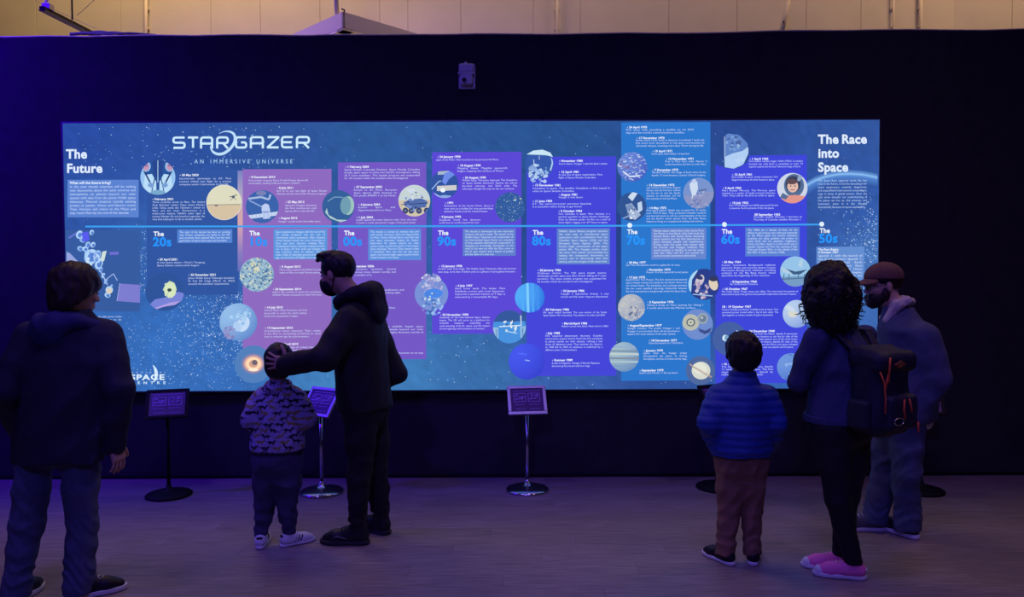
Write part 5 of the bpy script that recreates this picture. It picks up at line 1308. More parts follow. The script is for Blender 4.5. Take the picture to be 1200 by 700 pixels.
    def shoe(s, q, yaw, ln, up_mat, sole_mat, name='shoe', high=0.085, extra=None, shaft=0.040, fat=1.0):
        an = s.J['an' + q]; f = np.array([-math.sin(yaw), math.cos(yaw), 0]); r = np.array([f[1], -f[0], 0])
        base = np.array([an[0], an[1], 0.0]) - f * ln * 0.24
        R = np.stack([r, f, np.array([0, 0, 1.0])], 1); k = ln / 0.28; w_ = 0.047 * k * fat
        P = lambda x, y, z: base + R @ (np.array([x, y, z]) * k)
        S = Solid(0.005)
        S.chain([P(0, 0.036, 0.050), P(0, 0.11, 0.045), P(0, 0.195, 0.034), P(0, 0.240, 0.026)], [0.035 * k, 0.037 * k, 0.040 * k * fat, 0.032 * k], 0.02)
        S.cone(P(0, 0.055, 0.05), P(0, 0.062, high), 0.036 * k, shaft * k, 0.03)
        S.cone(P(0, 0.10, 0.075), P(0, 0.18, 0.050), 0.026 * k, 0.026 * k, 0.02)
        S.half((0, 0, -1), -0.018 * k)
        up = solid_obj(S, name, up_mat, s.root)
        T = Solid(0.005)
        def sole(X, Y, Z):
            px, py = X - base[0], Y - base[1]; u = (px * r[0] + py * r[1]) / k; v = (px * f[0] + py * f[1]) / k
            hw = np.interp(v, [-0.003, 0.004, 0.015, 0.035, 0.10, 0.18, 0.225, 0.255, 0.272, 0.283], [0.008, 0.022, 0.031, 0.037, 0.037, 0.046 * fat, 0.045 * fat, 0.035, 0.023, 0.008])
            return np.maximum(np.maximum(np.abs(u) - hw, np.abs(v - 0.14) - 0.143) * k, np.maximum(Z - 0.026 * k, 0.001 - Z))
        lo = np.minimum.reduce([P(x, y, 0) for x in (-.065, .065) for y in (-.02, .3)]); hi = np.maximum.reduce([P(x, y, 0.03) for x in (-.06, .06) for y in (-.02, .3)])
        T.ops.append(('u', sole, lo, hi, 0.0))
        solid_obj(T, 'sole', sole_mat, up)
        if extra: extra(s, up, P, k)
        return up

# ---------------------------------------------------------------- man in the dark jacket at the far left, back to us
CL = dict(
    navy=principled('navy_shell', (0.022, 0.022, 0.050), 0.75, noise=0.2, nscale=20, bump=0.3, bscale=120),
    navy2=principled('navy_lining', (0.036, 0.036, 0.13), 0.8, noise=0.2, nscale=20),
    jeans=principled('blue_denim', (0.085, 0.10, 0.20), 0.9, noise=0.3, nscale=60, bump=0.4, bscale=300),
    jeans2=principled('faded_denim', (0.075, 0.095, 0.17), 0.9, noise=0.35, nscale=30, bump=0.4, bscale=300),
    black=principled('black_twill', (0.016, 0.016, 0.020), 0.85, noise=0.2, nscale=40, bump=0.3, bscale=200),
    blackj=principled('black_jacket', (0.014, 0.014, 0.018), 0.7, noise=0.2, nscale=30, bump=0.3, bscale=150),
    jogger=principled('dark_jogger', (0.050, 0.048, 0.110), 0.9, noise=0.2, nscale=40, bump=0.3, bscale=200),
    puffer=principled('blue_puffer', (0.020, 0.060, 0.32), 0.55, noise=0.15, nscale=30, bump=0.3, bscale=90),
    brown=principled('brown_chino', (0.25, 0.135, 0.085), 0.9, noise=0.15, nscale=40, bump=0.3, bscale=200),
    leg=principled('black_leggings', (0.014, 0.014, 0.020), 0.7, noise=0.2, nscale=40),
    denimj=principled('dark_denim_jacket', (0.050, 0.060, 0.14), 0.9, noise=0.35, nscale=50, bump=0.4, bscale=250),
    denimj2=principled('indigo_denim_jacket', (0.075, 0.090, 0.17), 0.9, noise=0.3, nscale=40, bump=0.4, bscale=250),
    sherpa=principled('cream_sherpa', (0.62, 0.55, 0.50), 0.95, noise=0.2, nscale=90, bump=0.9, bscale=140),
    cap=principled('brown_cap', (0.17, 0.085, 0.07), 0.85, noise=0.15, nscale=60, bump=0.3, bscale=200),
    pink=principled('pink_canvas', (0.90, 0.20, 0.50), 0.8, noise=0.08, nscale=80, bump=0.2, bscale=300),
    shoe_black=principled('black_leather', (0.014, 0.014, 0.018), 0.45, noise=0.15, nscale=60),
    shoe_white=principled('white_leather', (0.70, 0.70, 0.74), 0.5, noise=0.05, nscale=50),
    grey=principled('grey_mesh', (0.10, 0.10, 0.13), 0.7, noise=0.2, nscale=80),
    mask=principled('black_mask', (0.012, 0.012, 0.014), 0.85, noise=0.1, nscale=60, bump=0.2, bscale=250),
    pack=principled('navy_nylon', (0.018, 0.020, 0.040), 0.6, noise=0.2, nscale=40, bump=0.25, bscale=200),
    orange=principled('orange_cord', (0.75, 0.12, 0.04), 0.7, noise=0.1, nscale=60),
    patch=principled('tan_leather_patch', (0.36, 0.12, 0.045), 0.7, noise=0.15, nscale=60),
)
def hair_cap(p, name, mat, grow=0.012, drop=-0.03, face=0.035, noise=0.004, f=60.0, h=0.0055, ex=None, top=0.0, back_drop=None, fringe=None):
    """close fitting hair: cranium grown outward, cut away over the face"""
    c = p.J['head']; H = p.H; hs = p.hs; S = Solid(h)
    P = lambda x, y, z: c + H @ (np.array([x, y, z]) * hs)
    S.ell(P(0, -0.016, 0.030 + top), (np.array([0.074, 0.094, 0.084 + top]) + grow) * hs, H, 0.02)
    if ex: ex(S, P, H, hs)
    n = H @ unit([0, 0.62, -0.78]); S.half(n, n @ P(0, face, drop), 0.012)
    if back_drop is not None:
        n2 = H @ np.array([0, 0, -1.0]); S.half(n2, n2 @ P(0, 0, back_drop), 0.01)
    R = np.random.RandomState(1).uniform(0, 6, 6)
    def dfn(X, Y, Z): return noise * (np.sin(f * X + R[0] + 2 * np.sin(f * .5 * Z)) * np.sin(f * Y + R[1]) * np.sin(f * .6 * Z + R[2]) + 0.6 * np.sin(2.1 * f * X + R[3]) * np.sin(1.9 * f * Y + R[4] + np.sin(f * Z)))
    S.disp(dfn)
    return solid_obj(S, name, mat, p.root)
def laces(mat, n=4):
    def fn(s, up, P, k):
        for i in range(n):
            y = 0.112 + i * 0.020; z = 0.1055 - i * 0.0078
            MB().tube([P(-0.022, y, z - 0.010), P(-0.008, y + 0.006, z), P(0.010, y - 0.002, z), P(0.022, y + 0.006, z - 0.010)], 0.0022 * k, 6).build('lace', mat, up, True)
    return fn

r0 = onfloor(62, 701)
p = Person('person', r0, -0.22, 'person with bushy dark hair in navy hooded jacket and jeans, back turned, far left')
p.j(head=(90, 340), neck=(86, 370), chest=(80, 430), pelvis=(70, 522), shR=(124, 392, 0.02), shL=(36, 394, -0.02), elR=(139, 456, -0.06), wrR=(135, 518, 0.0), elL=(8, 458, -0.08), wrL=(22, 500, 0.14),
    hipR=(94, 528), hipL=(44, 528), knR=(97, 612, 0.02), knL=(32, 616, -0.03), anR=(92, 684, 0.0), anL=(17, 690, -0.06))
p.J['anR'][2] = 0.09; p.J['anL'][2] = 0.09
p.J['yawR'] = -0.75; p.J['yawL'] = 0.25
H = head_frame(None, -0.40, -0.20)
dn = np.array([0.12, 0.1, -1.0])
p.body(1.03, H, SK['skin_fair'], 0.90, {'R': (dn, np.array([-1.0, 0.1, 0]), np.array([0.2, 1.0, 0]), 0.98, 0.30, 0.08, 0.6), 'L': (np.array([0.5, 0.9, -0.1]), np.array([0.3, -1.0, 0]), np.array([0, 0, 1.0]), 0.98, 0.30, 0.08, 0.6)})
p.eyes(SK['hair_brown'])
def ex_long(S, P, H, hs):
    S.ell(P(0, -0.042, -0.045), np.array([0.090, 0.078, 0.095]) * hs, H, 0.03)
    for q in (-1, 1): S.ell(P(q * 0.070, -0.02, -0.030), np.array([0.028, 0.048, 0.080]) * hs, H, 0.03)
hair_cap(p, 'hair', SK['hair_brown'], 0.022, -0.012, 0.052, 0.005, 55, ex=ex_long)
nz = p.J['neck'][2]; pz = p.J['pelvis'][2]
hem = W(75, 545, p.o[1] - 0.1)[2]
rows = [(hem, 0.245, 0.160), (pz + 0.08, 0.240, 0.155), (pz + 0.25, 0.225, 0.150), (nz - 0.22, 0.225, 0.145), (nz - 0.11, 0.195, 0.120), (nz - 0.05, 0.150, 0.10), (nz + 0.03, 0.075, 0.078)]
p.top(CL['navy'], rows, (0.076, 0.070, 0.060), hem, fold=0.007)
# hood of the jacket folded down behind the neck, and the upright collar
S = Solid(0.0075)
c = p.J['neck']
S.chain([c + [-0.15, -0.03, -0.035], c + [-0.09, -0.095, -0.025], c + [0.0, -0.115, -0.02], c + [0.09, -0.085, -0.025], c + [0.14, 0.0, -0.045]], [0.030, 0.036, 0.038, 0.034, 0.024], 0.03)
S.ell(c + [-0.05, -0.115, -0.075], (0.105, 0.045, 0.075), rotx(0.15), 0.05); S.ell(c + [0.0, -0.02, 0.0], (0.095, 0.085, 0.035), None, 0.03)
S.disp(folds(0.004, 1.6)); solid_obj(S, 'hood', CL['navy2'], p.root)
p.trousers(CL['jeans'], 0.090, 0.074, 0.070, hem + 0.02, 0.030, 0.006, stack=0.010, hip=(0.175, 0.13))
for q, yw in (('R', -0.75), ('L', 0.25)): p.shoe(q, yw, 0.285, CL['shoe_black'], SK['sole_white'], extra=laces(SK['lace']))

# ---------------------------------------------------------------- child in the dinosaur hoodie
r0 = onfloor(322, 641)
p = Person('person', r0, 0.0, 'child in dinosaur-patterned hoodie, dark joggers and white striped trainers')
p.j(head=(326, 425), neck=(327, 450), chest=(327, 478), pelvis=(325, 540), shR=(346, 466), shL=(308, 466), elR=(359, 491, -0.03), elL=(295, 491, -0.03), wrR=(347, 497, 0.16), wrL=(307, 499, 0.16),
    hipR=(338, 545), hipL=(312, 545), knR=(337, 588, 0.03), knL=(310, 590, 0.03), anR=(338, 630, 0.02), anL=(306, 634, 0.0))
p.J['anR'][2] = 0.07; p.J['anL'][2] = 0.07; p.J['yawL'] = 0.12; p.J['yawR'] = -0.95
KID = p
H = head_frame(None, 0.35, 0.0, 0.08)
fw = np.array([0, 1.0, 0.1])
p.body(0.93, H, SK['skin'], 0.66, {'R': (np.array([-0.8, 0.5, 0.1]), np.array([0, -1.0, 0]), np.array([0, 0.2, 1.0]), 0.62, 0.4, 0.1, 0.5), 'L': (np.array([0.8, 0.5, 0.1]), np.array([0, -1.0, 0]), np.array([0, 0.2, 1.0]), 0.62, 0.4, 0.1, 0.5)}, h=0.005)
p.eyes(SK['hair'])
hair_cap(p, 'hair', SK['hair'], 0.016, -0.020, 0.045, 0.004, 70, back_drop=-0.095, ex=lambda S, P, H, hs: S.ell(P(0, -0.042, -0.036), np.array([0.080, 0.070, 0.070]) * hs, H, 0.03))
nz = p.J['neck'][2]; pz = p.J['pelvis'][2]; hem = W(326, 530, p.o[1])[2]
# little dinosaur silhouettes, printed in two colours in staggered rows
DINO = np.array([(-1.0, .10), (-.55, .02), (-.30, .30), (0.05, .42), (.35, .30), (.50, .50), (.62, .78), (.95, .80), (1.0, .58), (.78, .52), (.70, .20), (.55, -.05), (.52, -.45), (.38, -.45), (.34, -.12), (-.02, -.12), (-.05, -.48), (-.22, -.48), (-.28, -.10), (-.62, -.14)])
def inpoly(x, y, P):
    r = np.zeros(x.shape, bool); n = len(P)
    for i in range(n):
        x0, y0 = P[i]; x1, y1 = P[i - 1]
        m = ((y0 > y) != (y1 > y)) & (x < (x1 - x0) * (y - y0) / (y1 - y0 + 1e-12) + x0); r ^= m
    return r
def dino(V):
    c = np.array([p.centre(z) for z in V[:, 2]]) if False else np.stack([np.interp(V[:, 2], [pz, nz], [p.J['pelvis'][i], p.J['neck'][i]]) for i in (0, 1)], 1)
    u = np.arctan2(V[:, 0] - c[:, 0], -(V[:, 1] - c[:, 1])) * 0.15; v = V[:, 2]
    C = np.tile(np.array([0.32, 0.28, 0.55]), (len(V), 1))
    pu, pv = 0.090, 0.034
    for ro in range(-2, 30):
        y = hem + ro * pv + 0.012
        for co in range(-7, 8):
            x = (co + 0.5 * (ro % 2) + 0.17 * math.sin(ro * 5.1)) * pu
            sg = 1 if (ro * 3 + co) % 4 else -1
            m = inpoly(sg * (u - x) / 0.050, (v - y + 0.16 * (u - x) * (1 if ro % 3 else -1)) / 0.027, DINO)
            C[m] = (0.018, 0.016, 0.035) if (ro + co) % 5 not in (1, 3) else (0.25, 0.20, 0.07)
    C[v < hem + 0.018] = (0.03, 0.028, 0.05)
    return C
rows = [(hem, 0.150, 0.112), (hem + 0.03, 0.158, 0.12), (pz + 0.12, 0.160, 0.120), (nz - 0.14, 0.150, 0.11), (nz - 0.06, 0.135, 0.092), (nz - 0.015, 0.085, 0.075), (nz + 0.02, 0.058, 0.06)]
p.top(colored('dinosaur_print_fleece', 0.9, 0.3, 200), rows, (0.062, 0.062, 0.040), hem, 'hoodie', 0.005, 1.6, h=0.005, colfn=dino)
S = Solid(0.0055); c = p.J['neck']
S.ell(c + [0, -0.055, -0.018], (0.080, 0.040, 0.040), rotx(0.4), 0.02); S.ell(c + [0, -0.008, 0.0], (0.078, 0.066, 0.034), None, 0.02)
S.disp(folds(0.003, 2)); solid_obj(S, 'hood', colored('hood_fleece', 0.9, 0.3, 200), p.root, dino)
p.trousers(CL['jogger'], 0.078, 0.066, 0.038, hem + 0.02, 0.075, 0.006, name='joggers', hip=(0.135, 0.105), h=0.006, f=1.5, stack=0.006)
def stripes(s, up, P, k):
    for sd in (-1, 1):
        for i in range(3):
            y = 0.115 + i * 0.022
            MB().tube([P(sd * 0.0405, y - 0.010, 0.034), P(sd * 0.0395, y + 0.004, 0.058), P(sd * 0.030, y + 0.012, 0.077)], 0.0042 * k, 6).build('stripe', CL['shoe_black'], up, True)
    MB().tube([P(-0.02, 0.018, 0.082), P(0, 0.012, 0.084), P(0.02, 0.018, 0.082)], 0.010 * k, 8).build('heel_tab', CL['shoe_black'], up, True)
    laces(SK['lace'], 3)(s, up, P, k)
for q, yw in (('L', 0.12), ('R', -0.95)): p.shoe(q, yw, 0.215, CL['shoe_white'], SK['sole_white'], extra=stripes)

# ---------------------------------------------------------------- masked man with his hand on the child's head
r0 = onfloor(432, 634)
p = Person('person', r0, 1.38, 'man in black hooded jacket and face mask, hand on the child\'s head')
p.j(head=(395, 320), neck=(420, 352), chest=(422, 405), pelvis=(428, 478), shL=(409, 376, -0.17), shR=(433, 374, 0.17), elL=(381, 419, -0.27), wrL=(339, 426, -0.19), elR=(463, 437, 0.20), wrR=(430, 460, 0.22),
    hipL=(424, 482, -0.09), hipR=(436, 482, 0.09), knL=(421, 556, -0.07), knR=(441, 550, 0.09), anL=(419, 624, -0.05), anR=(446, 614, 0.14))
p.J['anL'][2] = 0.10; p.J['anR'][2] = 0.10; p.J['yawL'] = 0.12; p.J['yawR'] = -0.35
# hand lies against the back of the child's head
kh = KID.o + rotz(KID.yaw) @ KID.J['head']
ydp = kh[1] - 0.118
p.J['wrL'] = p.L(W(340, 427, ydp - 0.035))
p.J['elL'] = p.L(W(381, 420, ydp - 0.09))
H = head_frame(None, -0.12, -0.22)
hd_d = p.Ri @ np.array([-1.0, 0.22, 0.10]); hd_n = p.Ri @ np.array([0.15, 1.0, -0.05]); hd_s = np.array([0, 0, 1.0])
p.body(1.06, H, SK['skin'], 1.02, {'L': (hd_d, hd_n, hd_s, 0.98, 0.20, 0.20, 1.25), 'R': (np.array([0.2, 1.0, -0.3]), np.array([-1.0, 0, 0]), np.array([0, 0, 1.0]), 0.98, 0.3, 0.1, 0.6)})
p.eyes(SK['hair'])
def ex_quiff(S, P, H, hs):
    S.ell(P(0, 0.040, 0.112), np.array([0.062, 0.062, 0.026]) * hs, H @ rotx(0.10), 0.03); S.cone(P(0, 0.080, 0.108), P(0, 0.112, 0.098), 0.020 * hs, 0.010 * hs, 0.02)
hair_cap(p, 'hair', SK['hair'], 0.009, 0.012, 0.072, 0.003, 80, back_drop=-0.048, ex=ex_quiff)
c = p.J['head']; hs = p.hs
P = lambda x, y, z: c + H @ (np.array([x, y, z]) * hs)
S = Solid(0.0045)
S.ell(P(0, 0.050, -0.062), np.array([0.062, 0.066, 0.062]) * hs, H, 0.01); S.ell(P(0, 0.085, -0.035), np.array([0.028, 0.034, 0.030]) * hs, H, 0.02)
n = H @ unit([0, 0.35, 1.0]); S.half(n, n @ P(0, 0.10, -0.008), 0.004); n = H @ np.array([0, -1.0, -0.15]); S.half(n, n @ P(0, 0.018, -0.05), 0.004)
mk = solid_obj(S, 'face_mask', CL['mask'], p.root)
for q in (-1, 1): MB().tube([P(q * 0.060, 0.020, -0.030), P(q * 0.078, -0.004, 0.006), P(q * 0.082, -0.022, 0.0), P(q * 0.078, -0.020, -0.035), P(q * 0.058, 0.018, -0.085)], 0.0028, 6).build('ear_loop', CL['mask'], mk, True)
nz = p.J['neck'][2]; pz = p.J['pelvis'][2]; hem = W(425, 477, p.o[1])[2]
rows = [(hem, 0.205, 0.160), (pz + 0.12, 0.205, 0.155), (pz + 0.30, 0.210, 0.150), (nz - 0.22, 0.222, 0.152), (nz - 0.10, 0.205, 0.135), (nz - 0.04, 0.14, 0.105), (nz + 0.03, 0.082, 0.085)]
p.top(CL['blackj'], rows, (0.088, 0.076, 0.062), hem, fold=0.006)
S = Solid(0.0075); c = p.J['neck']
S.ell(c + [0, -0.085, 0.035], (0.120, 0.075, 0.085), rotx(0.35), 0.03); S.ell(c + [0, -0.130, -0.05], (0.10, 0.045, 0.095), rotx(-0.1), 0.03)
for q in (-1, 1): S.chain([c + [q * 0.090, -0.075, 0.06], c + [q * 0.100, 0.0, 0.035], c + [q * 0.065, 0.095, -0.005], c + [q * 0.02, 0.115, -0.03]], [0.042, 0.040, 0.036, 0.034], 0.03)
S.disp(folds(0.004, 1.6)); solid_obj(S, 'hood', CL['blackj'], p.root)
p.trousers(CL['black'], 0.098, 0.074, 0.058, hem + 0.02, 0.135, 0.007, stack=0.009, hip=(0.172, 0.142), ex=None)
def boot(s, up, P, k):
    laces(SK['sole_dark'], 4)(s, up, P, k)
    for sd in (-1, 1): MB().tube([P(sd * 0.042, 0.12, 0.040), P(sd * 0.044, 0.17, 0.052), P(sd * 0.040, 0.21, 0.036)], 0.005 * k, 6).build('side_panel', CL['grey'], up, True)
for q, yw in (('L', 0.12), ('R', -0.35)): p.shoe(q, yw, 0.30, CL['shoe_black'], SK['sole_dark'], 'boot', 0.165, extra=boot, shaft=0.052, fat=1.06)

# ---------------------------------------------------------------- child in the blue puffer jacket
r0 = onfloor(866, 660)
p = Person('person', r0, 0.0, 'child in blue quilted puffer jacket and brown trousers, seen from behind')
p.j(head=(870, 415), neck=(870, 446), chest=(869, 475), pelvis=(868, 540), shR=(897, 464), shL=(843, 464), elR=(909, 496, -0.05), elL=(831, 496, -0.05), wrR=(902, 518, 0.06), wrL=(838, 518, 0.06),
    hipR=(883, 546), hipL=(855, 546), knR=(881, 596, 0.02), knL=(856, 596, 0.02), anR=(883, 645, 0.0), anL=(851, 645, 0.0))
p.J['anR'][2] = 0.075; p.J['anL'][2] = 0.075; p.J['yawL'] = 0.50; p.J['yawR'] = -0.40
H = head_frame(None, 0.05, 0.0)
dn = np.array([0.0, 0.5, -0.8])
p.body(0.93, H, SK['skin'], 0.72, {'R': (dn, np.array([-1.0, 0, 0]), np.array([0, 1.0, 0.2]), 0.66, 0.3, 0.1, 0.5), 'L': (dn, np.array([1.0, 0, 0]), np.array([0, 1.0, 0.2]), 0.66, 0.3, 0.1, 0.5)}, h=0.005)
p.eyes(SK['hair'])
hair_cap(p, 'hair', SK['hair'], 0.028, -0.035, 0.045, 0.006, 60, back_drop=-0.100, ex=lambda S, P, H, hs: S.ell(P(0, -0.040, -0.030), np.array([0.088, 0.072, 0.075]) * hs, H, 0.03))
nz = p.J['neck'][2]; pz = p.J['pelvis'][2]; hem = W(865, 532, p.o[1])[2]
rows = [(hem, 0.160, 0.130), (hem + 0.03, 0.172, 0.140), (pz + 0.14, 0.170, 0.140), (nz - 0.15, 0.172, 0.135), (nz - 0.07, 0.160, 0.11), (nz - 0.02, 0.100, 0.090), (nz + 0.03, 0.076, 0.078), (nz + 0.055, 0.070, 0.072)]
p.top(CL['puffer'], rows, (0.066, 0.062, 0.050), hem, 'puffer_jacket', 0.003, 1.4, h=0.006, quilt=0.0055, qp=0.042)
p.trousers(CL['brown'], 0.078, 0.066, 0.056, hem + 0.02, 0.050, 0.006, hip=(0.135, 0.115), h=0.006, f=1.3, stack=0.008)
for q, yw in (('L', 0.5), ('R', -0.4)): p.shoe(q, yw, 0.235, CL['shoe_black'], SK['sole_white'], extra=laces(SK['sole_dark'], 3))

# ---------------------------------------------------------------- woman with curly hair
r0 = onfloor(990, 677)
p = Person('person', r0, 0.48, 'woman with dark curly hair in denim jacket, black leggings and pink shoes')
p.j(head=(964, 342), neck=(982, 383), chest=(988, 425), pelvis=(985, 500), shL=(957, 398, -0.09), shR=(1013, 394, 0.12), elL=(935, 448, -0.04), wrL=(950, 436, 0.18), elR=(1000, 446, 0.20), wrR=(958, 432, 0.22),
    hipL=(974, 506, -0.06), hipR=(1000, 506, 0.05), knL=(982, 584, -0.05), knR=(992, 580, 0.06), anL=(1000, 664, -0.01), anR=(985, 650, 0.10))
p.J['anR'][2] = 0.085; p.J['anL'][2] = 0.085; p.J['yawL'] = 0.82; p.J['yawR'] = 0.78
WOM = p
H = head_frame(None, 0.25, 0.05)
p.body(0.98, H, SK['skin_fair'], 0.92, {'L': (np.array([0.7, 0.6, 0.4]), np.array([0, -1.0, 0]), np.array([0, 0, 1.0]), 0.86, 0.3, 0.1, 0.6), 'R': (np.array([-0.7, 0.6, 0.4]), np.array([0, -1.0, 0]), np.array([0, 0, 1.0]), 0.86, 0.3, 0.1, 0.6)})
p.eyes(SK['hair'])
c = p.J['head']; R = np.random.RandomState(8)
S = Solid(0.0065)
PW_ = lambda x, y, z: c + H @ np.array([x, y, z])
S.ell(PW_(0, -0.03, 0.035), (0.118, 0.130, 0.122), H, 0.02); S.ell(PW_(0, -0.06, -0.075), (0.150, 0.110, 0.130), H, 0.05); S.ell(PW_(0, -0.065, -0.16), (0.125, 0.085, 0.075), H, 0.05)
for k in range(260):
    d = unit(R.randn(3)); d[1] -= 0.25; d = unit(d); q = PW_(d[0] * 0.145, -0.045 + d[1] * 0.115, -0.03 + d[2] * 0.165)
    S.ell(q, np.array([1, 1, 1.25]) * R.uniform(0.012, 0.034), None, 0.006)
n = H @ unit([0, 1.0, -0.25]); S.half(n, n @ PW_(0, 0.070, 0.0), 0.02)
S.disp(lambda X, Y, Z: 0.004 * np.sin(110 * X + 3 * np.sin(60 * Z)) * np.sin(105 * Y + 2 * np.sin(70 * X)) * np.sin(90 * Z))
hr = solid_obj(S, 'curly_hair', SK['hair'], p.root)
mb = MB()
for k in range(330):
    d = unit(R.randn(3)); d[1] -= 0.3; d = unit(d); a0 = PW_(d[0] * 0.140, -0.045 + d[1] * 0.112, -0.03 + d[2] * 0.160)
    ax = unit(np.array([d[0] * 0.5, d[1] * 0.5, -1.0 + 0.4 * R.rand()])); e1 = unit(np.cross(ax, [1, 0.3, 0])); e2 = np.cross(ax, e1); ph = R.uniform(0, 6); rr_ = R.uniform(0.006, 0.012); ln = R.uniform(0.03, 0.075)
    mb.tube([a0 + d * 0.012 + ax * ln * t + rr_ * (math.cos(ph + 9 * t) * e1 + math.sin(ph + 9 * t) * e2) for t in np.linspace(0, 1, 12)], [0.0030] * 10 + [0.002, 0.001], 4)
tag(mb.build('curls', SK['hair'], hr, True), kind='stuff')
nz = p.J['neck'][2]; pz = p.J['pelvis'][2]; hem = W(985, 492, p.o[1])[2]
rows = [(hem, 0.200, 0.165), (pz + 0.10, 0.190, 0.150), (pz + 0.25, 0.175, 0.135), (nz - 0.22, 0.190, 0.150), (nz - 0.10, 0.180, 0.12), (nz - 0.04, 0.12, 0.09), (nz + 0.03, 0.085, 0.085)]
p.top(CL['denimj'], rows, (0.066, 0.054, 0.044), hem, 'denim_jacket', 0.006)
bnd = Solid(0.0065)
cz = hem + 0.018; cc = p.centre(hem)
bnd.loft([(hem - 0.004, cc[0], cc[1], 0.206, 0.171), (hem + 0.035, cc[0], cc[1], 0.205, 0.169)], 0.0)
bo = solid_obj(bnd, 'waistband', CL['denimj'], p.root)
for an in (2.3, 2.9, 3.5):
    q = np.array([cc[0] + 0.208 * math.sin(an), cc[1] + 0.172 * math.cos(an), cz]); q2 = q + np.array([math.sin(an), math.cos(an), 0]) * 0.004
    MB().tube([q, q2], 0.008, 10).build('button', M['steel'], bo, True)
p.trousers(CL['leg'], 0.098, 0.066, 0.045, hem + 0.02, 0.085, 0.0025, name='leggings', hip=(0.180, 0.150), stack=0.002)
def canvas(s, up, P, k):
    laces(SK['lace'], 5)(s, up, P, k)
    S = Solid(0.004); S.ell(P(0, 0.240, 0.026), np.array([0.0365, 0.034, 0.0325]) * k, np.stack([unit(P(1, 0, 0) - P(0, 0, 0)), unit(P(0, 1, 0) - P(0, 0, 0)), np.array([0, 0, 1.0])], 1), 0.01); S.half((0, 0, -1), -0.01)
    solid_obj(S, 'toe_cap', SK['sole_white'], up)
    MB().tube([P(-0.030, 0.006, 0.060), P(0, -0.004, 0.060), P(0.030, 0.006, 0.060)], 0.004 * k, 6).build('heel_strip', SK['sole_white'], up, True)
for q, yw in (('L', 0.82), ('R', 0.78)): p.shoe(q, yw, 0.265, CL['pink'], SK['sole_white'], extra=canvas)

# ---------------------------------------------------------------- rucksack on the woman's back
q0 = WOM.o + rotz(WOM.yaw) @ np.array([WOM.centre(1.1)[0], WOM.centre(1.1)[1], 0])
bp = empty('backpack', (WOM.o[0], WOM.o[1], 0.0), WOM.yaw)
nz = WOM.J['neck'][2]; pz = WOM.J['pelvis'][2]; hemz = hem
cb = WOM.centre((nz + pz) / 2)
bz = (nz - 0.10 + hemz - 0.03) / 2; bh = (nz - 0.10 - (hemz - 0.03)) / 2
by = cb[1] - 0.150 - 0.070
S = Solid(0.0075)
S.box((cb[0], by, bz), (0.148, 0.088, bh), 0.06, None, 0.02); S.ell((cb[0], by - 0.03, bz - bh * 0.55), (0.135, 0.085, bh * 0.48), None, 0.05)
S.disp(folds(0.004, 1.4)); solid_obj(S, 'main_compartment', CL['pack'], bp)
S = Solid(0.0065)
S.box((cb[0], by - 0.012, bz + bh * 0.78), (0.150, 0.102, bh * 0.26), 0.045, rotx(0.18), 0.02); S.disp(folds(0.003, 1.8)); fl_ = solid_obj(S, 'lid', CL['pack'], bp)
S = Solid(0.0065)
S.box((cb[0], by - 0.105, bz - bh * 0.42), (0.110, 0.035, bh * 0.42), 0.030, None, 0.02); S.disp(folds(0.003, 1.8)); fp = solid_obj(S, 'front_pocket', CL['pack'], bp)
for q in (-1, 1):
    S = Solid(0.0065); S.box((cb[0] + q * 0.150, by, bz - bh * 0.5), (0.030, 0.060, bh * 0.36), 0.025, None, 0.02); solid_obj(S, 'side_pocket', CL['pack'], bp)
    sh = WOM.J['sh' + ('L' if q < 0 else 'R')]
    pts = [(cb[0] + q * 0.085, by + 0.075, nz - 0.12), (cb[0] + q * 0.115, cb[1] - 0.06, nz - 0.022), (cb[0] + q * 0.125, cb[1] + 0.02, nz - 0.018), (cb[0] + q * 0.13, cb[1] + 0.145, nz - 0.14), (cb[0] + q * 0.150, cb[1] + 0.12, nz - 0.24)]
    S = Solid(0.0065)
    for a_, b_ in zip(pts[:-1], pts[1:]):
        for t in (-0.016, 0.0, 0.016): S.cone(np.array(a_) + [t, 0, 0], np.array(b_) + [t, 0, 0], 0.010, 0.010, 0.006)
    solid_obj(S, 'shoulder_strap', CL['pack'], bp)
zt = bz + bh * 0.78
MR_ = rotx(0.18)
pp = np.array([cb[0] - 0.01, by - 0.012, zt]) + MR_ @ np.array([0, -0.106, 0.0])
MB().add([pp + MR_ @ np.array([x, y, z]) for y in (0.004, -0.002) for x, z in ((-0.042, 0), (0, 0.020), (0.042, 0), (0, -0.020))], [(0, 1, 2, 3), (7, 6, 5, 4), (0, 4, 5, 1), (1, 5, 6, 2), (2, 6, 7, 3), (3, 7, 4, 0)]).build('leather_patch', CL['patch'], fl_)
yf = by - 0.146
for pts, r in (([(-0.100, yf + 0.020, zt + 0.02), (-0.104, yf + 0.022, zt - 0.04), (-0.100, yf + 0.028, zt - 0.10)], 0.0050), ([(-0.140, yf + 0.045, zt - 0.05), (-0.122, yf + 0.035, zt - 0.10), (-0.118, yf + 0.03, zt - 0.18), (-0.120, yf + 0.03, zt - 0.25)], 0.0040), ([(-0.100, yf + 0.030, zt - 0.06), (-0.118, yf + 0.034, zt - 0.14)], 0.0040), ([(-0.02, yf, bz - 0.02), (-0.03, yf - 0.004, bz - 0.07), (-0.022, yf - 0.006, bz - 0.11)], 0.0045), ([(0.015, yf, bz - 0.02), (0.025, yf - 0.004, bz - 0.06), (0.03, yf - 0.004, bz - 0.085)], 0.0045), ([(0.09, yf + 0.004, bz - 0.14), (0.092, yf + 0.002, bz - 0.19)], 0.005)):
    MB().tube([np.array([cb[0] + a_, b_, c_]) for a_, b_, c_ in pts], r, 6).build('pull_cord', CL['orange'], bp, True)
